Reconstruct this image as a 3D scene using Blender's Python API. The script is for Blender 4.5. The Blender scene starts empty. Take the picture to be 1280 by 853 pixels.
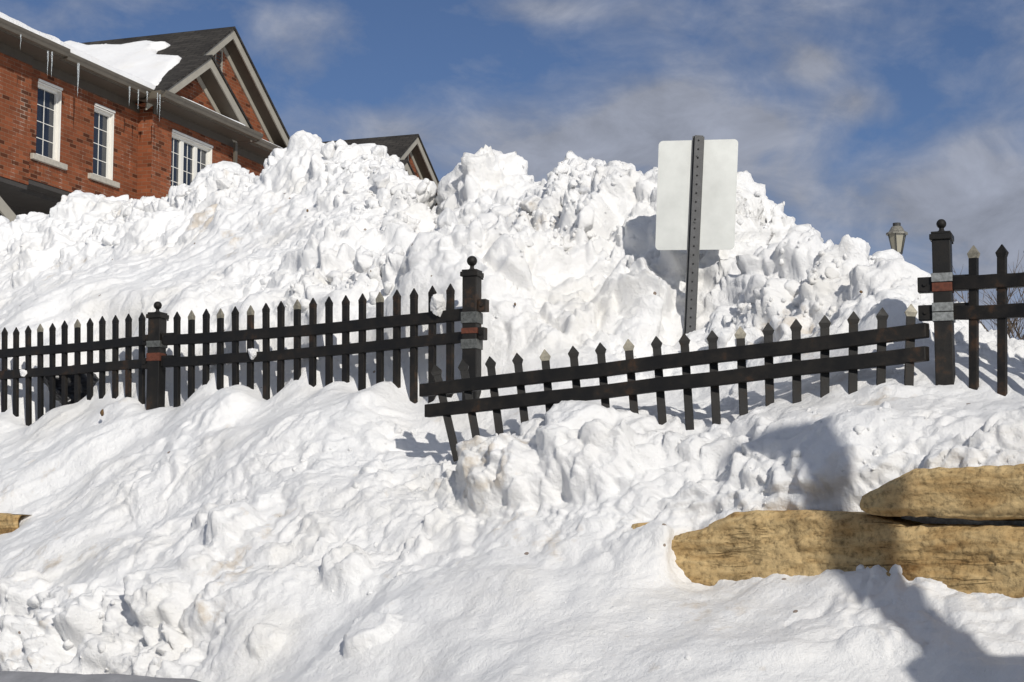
import bpy, bmesh, math, random
import numpy as np
from mathutils import Vector, Matrix

R = math.radians
random.seed(7)
scene = bpy.context.scene
COL = scene.collection

# ------------------------------------------------------------------ view
F, CX, CY, HOR = 2300.0, 640.0, 426.5, 690.0
PITCH = math.atan((HOR - CY) / F)

def ray(u, v):
    """direction (scaled to y = 1) seen at photo position u, v from the eye at the origin"""
    x = (u - CX) / F; y = (CY - v) / F
    d = np.array([x, math.cos(PITCH) - y * math.sin(PITCH), math.sin(PITCH) + y * math.cos(PITCH)])
    return d / d[1]

def at(u, v, Y):
    return Vector(ray(u, v) * Y)

# fence frame: s runs along the fence to the left, d comes out of it towards the road
P0 = np.array([1.938, 8.3]); D = np.array([-0.777, 0.63]); D /= np.linalg.norm(D)
NF = np.array([D[0] * 0 - D[1], D[0]]); NF = NF if NF[1] < 0 else -NF

def fr(s, d, z):
    p = P0 + s * D + d * NF
    return Vector((p[0], p[1], z))

def onf(u, v, d):
    """photo position on the upright plane d metres in front of the fence -> s, z"""
    r = ray(u, v)
    t = (P0 @ NF + d) / (r[:2] @ NF)
    p = r * t
    return float((p[:2] - P0) @ D), float(p[2])

def fpt(u, v, d):
    s, z = onf(u, v, d)
    return fr(s, d, z)

# ------------------------------------------------------------------ materials
def mat(name, color, rough=0.6, metal=0.0, spec=0.5):
    m = bpy.data.materials.new(name); m.use_nodes = True
    b = m.node_tree.nodes['Principled BSDF']
    b.inputs['Base Color'].default_value = (*color, 1)
    b.inputs['Roughness'].default_value = rough
    b.inputs['Metallic'].default_value = metal
    b.inputs['Specular IOR Level'].default_value = spec
    return m

class NT:
    def __init__(s, m):
        s.t = m.node_tree; s.b = s.t.nodes.get('Principled BSDF')
    def n(s, typ, **kw):
        x = s.t.nodes.new(typ)
        for k, v in kw.items():
            if k in x.inputs: x.inputs[k].default_value = v
            else: setattr(x, k, v)
        return x
    def l(s, a, b): s.t.links.new(a, b)
    def noise(s, vec, scale, detail=5, rough=0.55, dist=0.0):
        x = s.n('ShaderNodeTexNoise', Scale=scale, Detail=detail, Roughness=rough, Distortion=dist)
        if vec is not None: s.l(vec, x.inputs['Vector'])
        return x
    def ramp(s, fac, stops):
        x = s.n('ShaderNodeValToRGB'); e = x.color_ramp.elements
        while len(e) > len(stops): e.remove(e[-1])
        while len(e) < len(stops): e.new(0.5)
        for k, (p, c) in zip(e, stops):
            k.position = p; k.color = (*c, 1) if len(c) == 3 else c
        s.l(fac, x.inputs['Fac']); return x
    def mix(s, fac, a, b, typ='MIX'):
        x = s.n('ShaderNodeMix', data_type='RGBA', blend_type=typ)
        for k, val in ((0, fac), (6, a), (7, b)):
            if hasattr(val, 'links'): s.l(val, x.inputs[k])
            elif isinstance(val, (int, float)): x.inputs[k].default_value = val
            else: x.inputs[k].default_value = (*val, 1)
        return x.outputs[2]
    def bump(s, h, dist, strength=1.0, prev=None):
        x = s.n('ShaderNodeBump', Distance=dist, Strength=strength)
        s.l(h, x.inputs['Height'])
        if prev: s.l(prev.outputs[0], x.inputs['Normal'])
        s.l(x.outputs[0], s.b.inputs['Normal']); return x

def variegate(m, scale, lo, hi, bump=0.0, bscale=None, coord='Object'):
    """uneven tint and fine relief for a plain material"""
    t = NT(m); c = t.n('ShaderNodeTexCoord').outputs[coord]
    base = tuple(t.b.inputs['Base Color'].default_value)[:3]
    nz = t.noise(c, scale, 6, 0.6)
    r = t.ramp(nz.outputs['Fac'], [(0.3, tuple(x * lo for x in base)), (0.7, tuple(min(1, x * hi) for x in base))])
    t.l(r.outputs[0], t.b.inputs['Base Color'])
    if bump:
        n2 = t.noise(c, bscale or scale * 6, 4, 0.6); t.bump(n2.outputs['Fac'], bump)
    return m

def snow_mat(name, dirt=1.0):
    m = mat(name, (0.9, 0.9, 0.9), 0.55, spec=0.25); t = NT(m)
    g = t.n('ShaderNodeNewGeometry').outputs['Position']
    n1 = t.noise(g, 1.6, 6, 0.6)
    tone = t.ramp(n1.outputs['Fac'], [(0.30, (0.85, 0.835, 0.80)), (0.46, (0.90, 0.895, 0.885)), (0.62, (0.91, 0.91, 0.905))])
    # dirt thrown up by the plough: sparse ochre smudges and a few grains
    n2 = t.noise(g, 7.0, 4, 0.6); n3 = t.noise(g, 1.1, 2, 0.5)
    mul = t.n('ShaderNodeMath', operation='MULTIPLY'); t.l(n2.outputs['Fac'], mul.inputs[0]); t.l(n3.outputs['Fac'], mul.inputs[1])
    d1 = t.ramp(mul.outputs[0], [(0.36, (0, 0, 0)), (0.46, (0.5 * dirt,) * 3)])
    c1 = t.mix(d1.outputs[0], tone.outputs[0], (0.50, 0.38, 0.23))
    v = t.n('ShaderNodeTexVoronoi', Scale=15.0); t.l(g, v.inputs['Vector'])
    sep = t.n('ShaderNodeSeparateColor'); t.l(v.outputs['Color'], sep.inputs[0])
    pick = t.n('ShaderNodeMath', operation='GREATER_THAN'); t.l(sep.outputs[0], pick.inputs[0]); pick.inputs[1].default_value = 0.985
    near = t.n('ShaderNodeMath', operation='LESS_THAN'); t.l(v.outputs['Distance'], near.inputs[0]); near.inputs[1].default_value = 0.16
    gr = t.n('ShaderNodeMath', operation='MULTIPLY'); t.l(pick.outputs[0], gr.inputs[0]); t.l(near.outputs[0], gr.inputs[1])
    gm = t.n('ShaderNodeMath', operation='MULTIPLY'); t.l(gr.outputs[0], gm.inputs[0]); gm.inputs[1].default_value = 0.8 * dirt
    c2 = t.mix(gm.outputs[0], c1, (0.16, 0.09, 0.04))
    t.l(c2, t.b.inputs['Base Color'])
    vb = t.n('ShaderNodeTexVoronoi', Scale=30.0); wv = t.noise(g, 9, 3, .6)
    wm = t.n('ShaderNodeVectorMath', operation='MULTIPLY_ADD'); t.l(wv.outputs['Color'], wm.inputs[0]); wm.inputs[1].default_value = (.06,) * 3; t.l(g, wm.inputs[2]); t.l(wm.outputs[0], vb.inputs['Vector'])
    b0 = t.noise(g, 38, 8, 0.78); b1 = t.noise(g, 110, 3, 0.6)
    p0_ = t.bump(vb.outputs['Distance'], 0.007, 0.35)
    p = t.bump(b0.outputs['Fac'], 0.020, 0.8, p0_)
    p2 = t.n('ShaderNodeBump', Distance=0.004, Strength=0.5)
    t.l(b1.outputs['Fac'], p2.inputs['Height']); t.l(p.outputs[0], p2.inputs['Normal']); t.l(p2.outputs[0], t.b.inputs['Normal'])
    return m

M = {}
M['snow'] = snow_mat('packed_snow')
M['clean_snow'] = snow_mat('clean_snow', 0.15)
M['iron'] = mat('black_fence_paint', (0.022, 0.019, 0.016), 0.42, spec=0.28)
M['dirt'] = variegate(mat('frozen_brown_dirt', (0.13, 0.075, 0.03), 0.9), 60, 0.5, 1.5, .004, 120)
def iron_detail(m):
    t = NT(m); c = t.n('ShaderNodeNewGeometry').outputs['Position']
    a = t.noise(c, 14, 6, 0.65); b = t.noise(c, 3.1, 3, 0.5)
    mul = t.n('ShaderNodeMath', operation='MULTIPLY'); t.l(a.outputs['Fac'], mul.inputs[0]); t.l(b.outputs['Fac'], mul.inputs[1])
    r = t.ramp(mul.outputs[0], [(0.2, (0.008, 0.0075, 0.007)), (0.33, (0.017, 0.0145, 0.012)), (0.43, (0.05, 0.028, 0.016))])
    t.l(r.outputs[0], t.b.inputs['Base Color'])
    rr = t.ramp(a.outputs['Fac'], [(0.3, (0.45,) * 3), (0.7, (0.7,) * 3)]); t.l(rr.outputs[0], t.b.inputs['Roughness'])
    f = t.noise(c, 160, 3, 0.6); t.bump(f.outputs['Fac'], 0.0012, 0.7)
iron_detail(M['iron'])
M['weathered'] = mat('weathered_fence_paint', (0.055, 0.05, 0.04), 0.55)
variegate(M['weathered'], 18, 0.6, 1.5, 0.001, 150)
M['tip'] = variegate(mat('bare_metal_tip', (0.24, 0.22, 0.17), 0.5, 0.2), 60, 0.6, 1.3)
M['zinc'] = variegate(mat('galvanised_band', (0.24, 0.25, 0.245), 0.5, 0.4), 70, 0.55, 1.25, 0.001)
M['dull_zinc'] = variegate(mat('dull_zinc', (0.10, 0.105, 0.10), 0.6, 0.3), 70, 0.5, 1.4, 0.001)
M['rust'] = variegate(mat('red_rust', (0.095, 0.026, 0.012), 0.8), 50, 0.6, 1.5, 0.001)
M['sign'] = variegate(mat('sign_back_aluminium', (0.42, 0.43, 0.415), 0.5, 0.3), 5, 0.85, 1.1)
M['signpost'] = variegate(mat('painted_steel_channel', (0.03, 0.031, 0.033), 0.5), 25, 0.7, 1.6, 0.0008)
M['black'] = mat('black_hole', (0.004, 0.004, 0.004), 0.9)
M['bag'] = variegate(mat('black_plastic', (0.008, 0.008, 0.009), 0.35), 9, 0.6, 1.5)
M['white_trim'] = variegate(mat('white_window_paint', (0.76, 0.74, 0.68), 0.5), 3, 0.93, 1.03)
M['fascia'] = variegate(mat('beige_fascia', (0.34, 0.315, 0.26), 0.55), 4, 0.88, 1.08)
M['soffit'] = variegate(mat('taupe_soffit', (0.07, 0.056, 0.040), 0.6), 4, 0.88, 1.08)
M['gutter'] = variegate(mat('taupe_gutter', (0.11, 0.094, 0.070), 0.5), 4, 0.85, 1.1)
M['glass'] = mat('window_glass', (0.02, 0.025, 0.035), 0.08, spec=0.6)
M['curtain'] = variegate(mat('grey_curtain', (0.45, 0.45, 0.42), 0.8), 8, 0.8, 1.1)
M['sill'] = variegate(mat('cast_stone_sill', (0.42, 0.39, 0.33), 0.8), 12, 0.8, 1.15, 0.002)
M['dark_wall'] = variegate(mat('dark_recess_siding', (0.05, 0.045, 0.04), 0.8), 3, 0.8, 1.2)
M['shrub'] = variegate(mat('bare_bark', (0.10, 0.075, 0.055), 0.9), 20, 0.7, 1.3)
M['lamp_metal'] = variegate(mat('lamp_dark_metal', (0.03, 0.03, 0.028), 0.45), 30, 0.7, 1.4)
M['lamp_glass'] = mat('frosted_lamp_glass', (0.28, 0.26, 0.20), 0.25)
M['lamp_cap'] = variegate(mat('lamp_cap_metal', (0.20, 0.19, 0.16), 0.45, 0.3), 30, 0.7, 1.4)
M['shade_ridge'] = variegate(mat('shade_grey_snow', (0.27, 0.27, 0.28), 0.6), 6, 0.8, 1.2, 0.006, 60)  # grey base colour stands in for shade on the snow
M['pole'] = variegate(mat('shadow_pole_wood', (0.16, 0.13, 0.10), 0.9), 6, 0.7, 1.3, 0.003, 40)
M['shadow_box_paint'] = variegate(mat('shadow_container_paint', (0.09, 0.13, 0.17), 0.5), 3, 0.8, 1.2)
M['asphalt'] = variegate(mat('wet_road', (0.055, 0.055, 0.058), 0.6), 4, 0.8, 1.5, 0.004, 60)

def brick_mat():
    m = mat('red_brick', (0.4, 0.12, 0.05), 0.85, spec=0.2); t = NT(m)
    uv = t.n('ShaderNodeTexCoord').outputs['UV']
    b = t.n('ShaderNodeTexBrick', Scale=1.0)
    b.inputs['Color1'].default_value = (0.235, 0.072, 0.030, 1); b.inputs['Color2'].default_value = (0.17, 0.050, 0.022, 1)
    b.inputs['Mortar'].default_value = (0.22, 0.125, 0.075, 1)
    b.inputs['Mortar Size'].default_value = 0.0055; b.inputs['Mortar Smooth'].default_value = 0.3
    b.inputs['Bias'].default_value = -0.1
    b.inputs['Brick Width'].default_value = 0.225; b.inputs['Row Height'].default_value = 0.075
    t.l(uv, b.inputs['Vector'])
    # whole bricks fired darker, picked per brick cell
    sx = t.n('ShaderNodeSeparateXYZ'); t.l(uv, sx.inputs[0])
    def math1(op, a, bb=None):
        x = t.n('ShaderNodeMath', operation=op)
        if hasattr(a, 'links'): t.l(a, x.inputs[0])
        else: x.inputs[0].default_value = a
        if bb is not None:
            if hasattr(bb, 'links'): t.l(bb, x.inputs[1])
            else: x.inputs[1].default_value = bb
        return x.outputs[0]
    row = math1('FLOOR', math1('DIVIDE', sx.outputs[1], 0.075))
    off = math1('MULTIPLY', math1('SUBTRACT', 1.0, math1('MODULO', math1('ABSOLUTE', row), 2.0)), 0.5)
    colm = math1('FLOOR', math1('ADD', math1('DIVIDE', sx.outputs[0], 0.225), off))
    cv = t.n('ShaderNodeCombineXYZ'); t.l(colm, cv.inputs[0]); t.l(row, cv.inputs[1])
    wn = t.n('ShaderNodeTexWhiteNoise', noise_dimensions='2D'); t.l(cv.outputs[0], wn.inputs['Vector'])
    dk = t.ramp(wn.outputs['Value'], [(0.0, (0.38,) * 3), (0.09, (0.42,) * 3), (0.12, (0.85,) * 3), (1.0, (1.2,) * 3)])
    dk.color_ramp.interpolation = 'LINEAR'
    mort = math1('SUBTRACT', 1.0, b.outputs['Fac'])
    c1 = t.mix(mort, b.outputs['Color'], t.mix(1.0, b.outputs['Color'], dk.outputs[0], 'MULTIPLY'))
    g = t.n('ShaderNodeNewGeometry').outputs['Position']
    mp = t.n('ShaderNodeMapping'); mp.inputs['Scale'].default_value = (3.0, 3.0, 0.6); t.l(g, mp.inputs['Vector'])
    ef = t.noise(mp.outputs[0], 1.3, 5, 0.6)
    er = t.ramp(ef.outputs['Fac'], [(0.55, (0,) * 3), (0.72, (0.8,) * 3)])
    ef2 = math1('MULTIPLY', er.outputs[0], math1('ADD', math1('MULTIPLY', b.outputs['Fac'], 0.85), 0.06))
    c2 = t.mix(ef2, c1, (0.62, 0.53, 0.43))
    pn = t.noise(g, 1.2, 5, 0.6); pr = t.ramp(pn.outputs['Fac'], [(0.3, (0.82,) * 3), (0.7, (1.12,) * 3)])
    t.l(t.mix(1.0, c2, pr.outputs[0], 'MULTIPLY'), t.b.inputs['Base Color'])
    t.bump(mort, 0.006, 0.8)
    return m
M['brick'] = brick_mat()

def shingle_mat():
    m = mat('dark_shingles', (0.05, 0.045, 0.04), 0.9, spec=0.2); t = NT(m)
    uv = t.n('ShaderNodeTexCoord').outputs['UV']
    b = t.n('ShaderNodeTexBrick', Scale=1.0)
    b.inputs['Color1'].default_value = (0.052, 0.047, 0.041, 1); b.inputs['Color2'].default_value = (0.030, 0.027, 0.024, 1)
    b.inputs['Mortar'].default_value = (0.016, 0.015, 0.014, 1); b.inputs['Mortar Size'].default_value = 0.01
    b.inputs['Brick Width'].default_value = 0.3; b.inputs['Row Height'].default_value = 0.14
    t.l(uv, b.inputs['Vector'])
    nz = t.noise(uv, 2.0, 6, 0.7); r = t.ramp(nz.outputs['Fac'], [(0.3, (0.75,) * 3), (0.7, (1.3,) * 3)])
    t.l(t.mix(1.0, b.outputs['Color'], r.outputs[0], 'MULTIPLY'), t.b.inputs['Base Color'])
    f = t.noise(uv, 60, 4, 0.7); t.bump(f.outputs['Fac'], 0.01)
    return m
M['shingle'] = shingle_mat()

def stone_mat():
    m = mat('ochre_sandstone', (0.4, 0.27, 0.13), 0.9, spec=0.15); t = NT(m)
    g = t.n('ShaderNodeNewGeometry').outputs['Position']
    mp = t.n('ShaderNodeMapping'); mp.inputs['Scale'].default_value = (1.2, 1.2, 5.0); t.l(g, mp.inputs['Vector'])
    bd = t.noise(mp.outputs[0], 2.2, 7, 0.62, 0.6)
    r = t.ramp(bd.outputs['Fac'], [(0.30, (0.21, 0.115, 0.042)), (0.42, (0.42, 0.28, 0.125)), (0.58, (0.54, 0.395, 0.20)), (0.76, (0.45, 0.315, 0.155))])
    sp = t.noise(g, 40, 5, 0.7); sr = t.ramp(sp.outputs['Fac'], [(0.36, (0.55,) * 3), (0.50, (1.0,) * 3), (0.65, (1.15,) * 3)])
    fe = t.noise(g, 3.0, 4, 0.6); frr = t.ramp(fe.outputs['Fac'], [(0.56, (0,) * 3), (0.70, (0.35,) * 3)])
    c = t.mix(frr.outputs[0], r.outputs[0], (0.36, 0.17, 0.05))
    mp2 = t.n('ShaderNodeMapping'); mp2.inputs['Scale'].default_value = (0.55, 0.55, 4.5); t.l(g, mp2.inputs['Vector'])
    sm_ = t.noise(mp2.outputs[0], 1.5, 5, 0.55, 0.3)
    seam = t.ramp(sm_.outputs['Fac'], [(0.455, (0, 0, 0)), (0.47, (.8,) * 3), (0.485, (0, 0, 0)), (0.60, (0, 0, 0)), (0.615, (.7,) * 3), (0.63, (0, 0, 0))])
    gate = t.noise(g, 2.3, 3, .5); gr_ = t.ramp(gate.outputs['Fac'], [(0.50, (0,) * 3), (0.62, (.7,) * 3)])
    sg = t.n('ShaderNodeMath', operation='MULTIPLY'); t.l(seam.outputs[0], sg.inputs[0]); t.l(gr_.outputs[0], sg.inputs[1])
    c = t.mix(sg.outputs[0], c, (0.10, 0.05, 0.018))
    inv = t.n('ShaderNodeMath', operation='SUBTRACT'); inv.inputs[0].default_value = 1.0; t.l(sg.outputs[0], inv.inputs[1])
    t.l(t.mix(1.0, c, sr.outputs[0], 'MULTIPLY'), t.b.inputs['Base Color'])
    pq = t.bump(inv.outputs[0], 0.02, 0.9)
    p = t.bump(bd.outputs['Fac'], 0.025, 0.5, pq)
    t.bump(sp.outputs['Fac'], 0.008, 0.8, p)
    return m
M['stone'] = stone_mat()

def ice_mat():
    m = mat('icicle_ice', (0.85, 0.9, 0.92), 0.08); b = m.node_tree.nodes['Principled BSDF']
    b.inputs['Transmission Weight'].default_value = 0.75; b.inputs['IOR'].default_value = 1.31
    return m
M['ice'] = ice_mat()

# ------------------------------------------------------------------ object helpers
def tag(o, label=None, cat=None, group=None, kind=None):
    if label: o['label'] = label
    if cat: o['category'] = cat
    if group: o['group'] = group
    if kind: o['kind'] = kind
    return o

def empty(name, loc=(0, 0, 0), rz=0.0, label=None, cat=None, group=None):
    o = bpy.data.objects.new(name, None); COL.objects.link(o)
    o.empty_display_size = 0.1
    o.location = loc; o.rotation_euler = (0, 0, rz)
    return tag(o, label, cat, group)

class MB:
    def __init__(self): self.v = []; self.f = []; self.mi = []; self.cur = 0
    def face(self, *pts):
        k = len(self.v); self.v += [tuple(p) for p in pts]; self.f.append(tuple(range(k, k + len(pts)))); self.mi.append(self.cur)
    def hexa(self, a, b):
        """bottom ring a (4 points), top ring b"""
        k = len(self.v); self.v += [tuple(p) for p in a] + [tuple(p) for p in b]
        for q in ((3, 2, 1, 0), (4, 5, 6, 7), (0, 1, 5, 4), (1, 2, 6, 5), (2, 3, 7, 6), (3, 0, 4, 7)):
            self.f.append(tuple(k + i for i in q)); self.mi.append(self.cur)
        return self
    def box(self, x0, x1, y0, y1, z0, z1):
        return self.hexa([(x0, y0, z0), (x1, y0, z0), (x1, y1, z0), (x0, y1, z0)], [(x0, y0, z1), (x1, y0, z1), (x1, y1, z1), (x0, y1, z1)])
    def bar(self, p0, p1, w, h, side):
        """rectangular bar from p0 to p1; w across 'side', h across the third axis"""
        p0 = Vector(p0); p1 = Vector(p1); ax = (p1 - p0).normalized()
        sd = Vector(side); sd = (sd - ax * sd.dot(ax)).normalized(); up = ax.cross(sd)
        q = lambda p: [p - sd * w / 2 - up * h / 2, p + sd * w / 2 - up * h / 2, p + sd * w / 2 + up * h / 2, p - sd * w / 2 + up * h / 2]
        return self.hexa(q(p0), q(p1))
    def prism(self, poly, off):
        """polygon (3D points) extruded by vector off"""
        k = len(self.v); n = len(poly); off = Vector(off)
        self.v += [tuple(p) for p in poly] + [tuple(Vector(p) + off) for p in poly]
        self.f.append(tuple(range(k, k + n))); self.f.append(tuple(range(k + 2 * n - 1, k + n - 1, -1)))
        for i in range(n):
            j = (i + 1) % n; self.f.append((k + i, k + n + i, k + n + j, k + j))
        self.mi += [self.cur] * (n + 2)
        return self
    def tube(self, pts, rad, seg=8, cap=True):
        pts = [Vector(p) for p in pts]; k0 = len(self.v)
        for i, p in enumerate(pts):
            t = (pts[min(i + 1, len(pts) - 1)] - pts[max(i - 1, 0)]).normalized()
            a = t.cross(Vector((0.31, 0.17, 0.93))); a = a.normalized() if a.length > 1e-4 else Vector((1, 0, 0)); b = t.cross(a)
            r = rad[i] if hasattr(rad, '__len__') else rad
            for q in range(seg):
                an = 2 * math.pi * q / seg; self.v.append(tuple(p + a * math.cos(an) * r + b * math.sin(an) * r))
        for i in range(len(pts) - 1):
            for q in range(seg):
                j = (q + 1) % seg
                self.f.append((k0 + i * seg + q, k0 + i * seg + j, k0 + (i + 1) * seg + j, k0 + (i + 1) * seg + q)); self.mi.append(self.cur)
        if cap:
            self.f.append(tuple(k0 + q for q in range(seg))[::-1]); self.f.append(tuple(k0 + (len(pts) - 1) * seg + q for q in range(seg)))
            self.mi += [self.cur] * 2
        return self
    def lathe(self, c, prof, seg=16):
        c = Vector(c); return self.tube([c + Vector((0, 0, z)) for z, r in prof], [max(r, 1e-4) for z, r in prof], seg)
    def build(self, name, mats, parent=None, smooth=False, bevel=0.0, uv=False, angle=40):
        me = bpy.data.meshes.new(name); me.from_pydata(self.v, [], self.f)
        for m in (mats if isinstance(mats, (list, tuple)) else [mats]): me.materials.append(m)
        me.polygons.foreach_set('material_index', self.mi)
        bm = bmesh.new(); bm.from_mesh(me); bmesh.ops.recalc_face_normals(bm, faces=bm.faces)
        if uv:
            lay = bm.loops.layers.uv.new('UVMap')
            for f in bm.faces:
                n = f.normal
                ax = max(range(3), key=lambda i: abs(n[i]))
                for l in f.loops:
                    c = l.vert.co
                    if uv == 'roof': l[lay].uv = (c.x, c.y * 1.2) if ax == 2 else (c.y, c.z)
                    else: l[lay].uv = (c.y, c.z) if ax == 0 else ((c.x, c.z) if ax == 1 else (c.y, c.x))
        bm.to_mesh(me); bm.free()
        if smooth: me.polygons.foreach_set('use_smooth', [True] * len(me.polygons))
        o = bpy.data.objects.new(name, me); COL.objects.link(o)
        if parent: o.parent = parent
        if bevel:
            b = o.modifiers.new('bevel', 'BEVEL'); b.width = bevel; b.segments = 2; b.limit_method = 'ANGLE'
        return o

# ------------------------------------------------------------------ numpy noise
def _h(ix, iy, iz, seed):
    x = (ix.astype(np.int64) * 374761393 + iy.astype(np.int64) * 668265263 + iz.astype(np.int64) * 2147483647 + seed * 974711) & 0xffffffff
    x = ((x ^ (x >> 13)) * 1274126177) & 0xffffffff
    x = ((x ^ (x >> 16)) * 2246822519) & 0xffffffff
    return (x ^ (x >> 15)) & 0xffffff

def vnoise(p, seed=0):
    i = np.floor(p).astype(np.int64); f = p - i; w = f * f * f * (f * (f * 6 - 15) + 10)
    out = np.zeros(len(p), np.float64)
    for dx in (0, 1):
        wx = w[:, 0] if dx else 1 - w[:, 0]
        for dy in (0, 1):
            wy = w[:, 1] if dy else 1 - w[:, 1]
            for dz in (0, 1):
                wz = w[:, 2] if dz else 1 - w[:, 2]
                out += wx * wy * wz * (_h(i[:, 0] + dx, i[:, 1] + dy, i[:, 2] + dz, seed) / 0xffffff)
    return out * 2 - 1

def fbm(p, octv=5, seed=0, gain=0.5, lac=2.03):
    a = 1.0; t = 0; o = np.zeros(len(p)); q = p.copy()
    for k in range(octv):
        o += a * vnoise(q, seed + k * 17); t += a; a *= gain; q = q * lac + 3.7
    return o / t

def worley(p, seed=0, tilt=False):
    """F1, F2, random of the nearest cell"""
    n = len(p); F1 = np.full(n, 9.0); F2 = np.full(n, 9.0); ID = np.zeros(n); TI = np.zeros(n)
    i = np.floor(p).astype(np.int64); f = p - i
    for dx in (-1, 0, 1):
        for dy in (-1, 0, 1):
            for dz in (-1, 0, 1):
                h = _h(i[:, 0] + dx, i[:, 1] + dy, i[:, 2] + dz, seed)
                rx = (h & 255) / 255.0; ry = ((h >> 8) & 255) / 255.0; rz = ((h >> 16) & 255) / 255.0
                ax = dx + rx - f[:, 0]; ay = dy + ry - f[:, 1]; az = dz + rz - f[:, 2]
                dd = np.sqrt(ax ** 2 + ay ** 2 + az ** 2)
                c = dd < F1
                if tilt: TI = np.where(c, ax * (2 * ((ry * 9.1 + rz * 3.3) % 1) - 1) + ay * (2 * ((rz * 8.3 + rx * 4.1) % 1) - 1) + az * (2 * ((rx * 7.7 + ry * 5.9) % 1) - 1), TI)
                F2 = np.where(c, F1, np.minimum(F2, dd)); ID = np.where(c, (rx * 7.3 + ry * 3.1 + rz * 5.7) % 1.0, ID); F1 = np.where(c, dd, F1)
    return (F1, F2, ID, TI) if tilt else (F1, F2, ID)

def sstep(x, a, b):
    t = np.clip((x - a) / (b - a), 0, 1); return t * t * (3 - 2 * t)

# ------------------------------------------------------------------ the snow: control points and thin plate surface
def tps(pts, lam=0.0015):
    P = np.array([(a, b) for a, b, c in pts]); Z = np.array([c for a, b, c in pts])
    def k(r2): return np.where(r2 > 1e-12, 0.5 * r2 * np.log(np.maximum(r2, 1e-12)), 0)
    n = len(P); d2 = ((P[:, None] - P[None]) ** 2).sum(-1)
    A = np.zeros((n + 3, n + 3)); A[:n, :n] = k(d2) + np.eye(n) * lam
    A[:n, n] = 1; A[:n, n + 1:] = P; A[n, :n] = 1; A[n + 1:, :n] = P.T
    w = np.linalg.solve(A, np.concatenate([Z, np.zeros(3)]))
    def ev(s, d):
        out = np.empty(len(s))
        for a in range(0, len(s), 60000):
            q = np.stack([s[a:a + 60000], d[a:a + 60000]], 1)
            r2 = (q ** 2).sum(1)[:, None] + (P ** 2).sum(1)[None] - 2 * q @ P.T
            out[a:a + 60000] = k(r2) @ w[:n] + w[n] + q @ w[n + 1:]
        return out
    return ev

CREST = [(-220, 300, -2.6), (-100, 285, -2.6), (0, 279, -2.6), (60, 268, -2.6), (140, 254, -2.6), (200, 248, -2.6), (250, 222, -2.6), (300, 216, -2.6), (345, 202, -2.6),
         (385, 182, -2.6), (420, 188, -2.6), (465, 192, -2.5), (500, 208, -2.5), (540, 240, -2.4), (565, 218, -2.4), (605, 198, -2.4), (660, 214, -2.4),
         (715, 202, -2.3), (775, 208, -2.0), (825, 216, -1.75), (875, 222, -1.65), (925, 232, -1.65), (955, 252, -1.65), (985, 276, -1.8), (1020, 300, -1.6), (1060, 314, -1.4),
         (1100, 322, -1.25), (1130, 334, -1.2), (1160, 352, -1.15), (1185, 378, -1.1), (1215, 402, -1.0), (1250, 418, -1.0), (1290, 434, -1.0), (1400, 450, -1.0)]
BACK = [(-220, 470, -.20), (0, 432, -.20), (100, 420, -.20), (200, 408, -.20), (300, 400, -.20), (400, 392, -.20), (500, 378, -.20), (560, 385, -.20), (605, 420, -.22), (-220, 440, -.6), (0, 405, -.6), (100, 392, -.6), (200, 380, -.6), (300, 368, -.6), (400, 352, -.6), (500, 345, -.55), (660, 430, -.3),
        (750, 440, -.35), (868, 424, -1.03), (820, 434, -.75), (930, 430, -.7), (1000, 425, -.4), (1060, 415, -.35), (1113, 385, -.3), (1160, 420, -.35), (1210, 440, -.35), (1290, 460, -.4),
        (0, 350, -1.5), (100, 335, -1.5), (200, 318, -1.5), (300, 300, -1.5), (400, 278, -1.5), (500, 285, -1.45), (545, 318, -1.5), (590, 290, -1.3), (650, 290, -1.3), (720, 290, -1.3),
        (790, 300, -1.3), (868, 345, -1.17), (868, 270, -1.36), (950, 320, -1.2), (1050, 350, -.9), (1120, 350, -.75)]
BASE = [(720, 514, .42), (800, 517, .36), (880, 516, .30), (960, 510, .24), (1040, 503, .16), (1110, 496, .10), (0, 520, .12), (60, 514, .12), (100, 520, .14), (160, 506, .14), (200, 516, .14), (240, 500, .14), (300, 490, .14), (350, 496, .14), (420, 486, .14), (480, 490, .14), (240, 496, -.09), (300, 485, -.09), (350, 490, -.09), (420, 479, -.09), (480, 481, -.09), (60, 508, -.09), (200, 507, -.09), (530, 490, -.09), (240, 498, -.03), (300, 488, -.03), (350, 492, -.03), (420, 482, -.03), (480, 484, -.03), (520, 495, -.03), (165, 500, -.03), (-220, 535, 0), (-80, 522, 0), (0, 514, 0), (60, 506, 0), (110, 512, .05), (135, 506, .08), (160, 496, .06), (200, 508, .05), (240, 490, .05), (300, 480, .05), (350, 486, .05), (420, 474, .05), (480, 476, .05), (535, 500, 0),
        (590, 478, -.05), (640, 500, 0), (720, 512, 0), (800, 512, .05), (900, 508, .1), (1000, 502, .1), (1080, 500, .1), (1177, 490, .05), (1217, 490, .05), (1290, 490, .05), (1400, 485, .05)]
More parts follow.
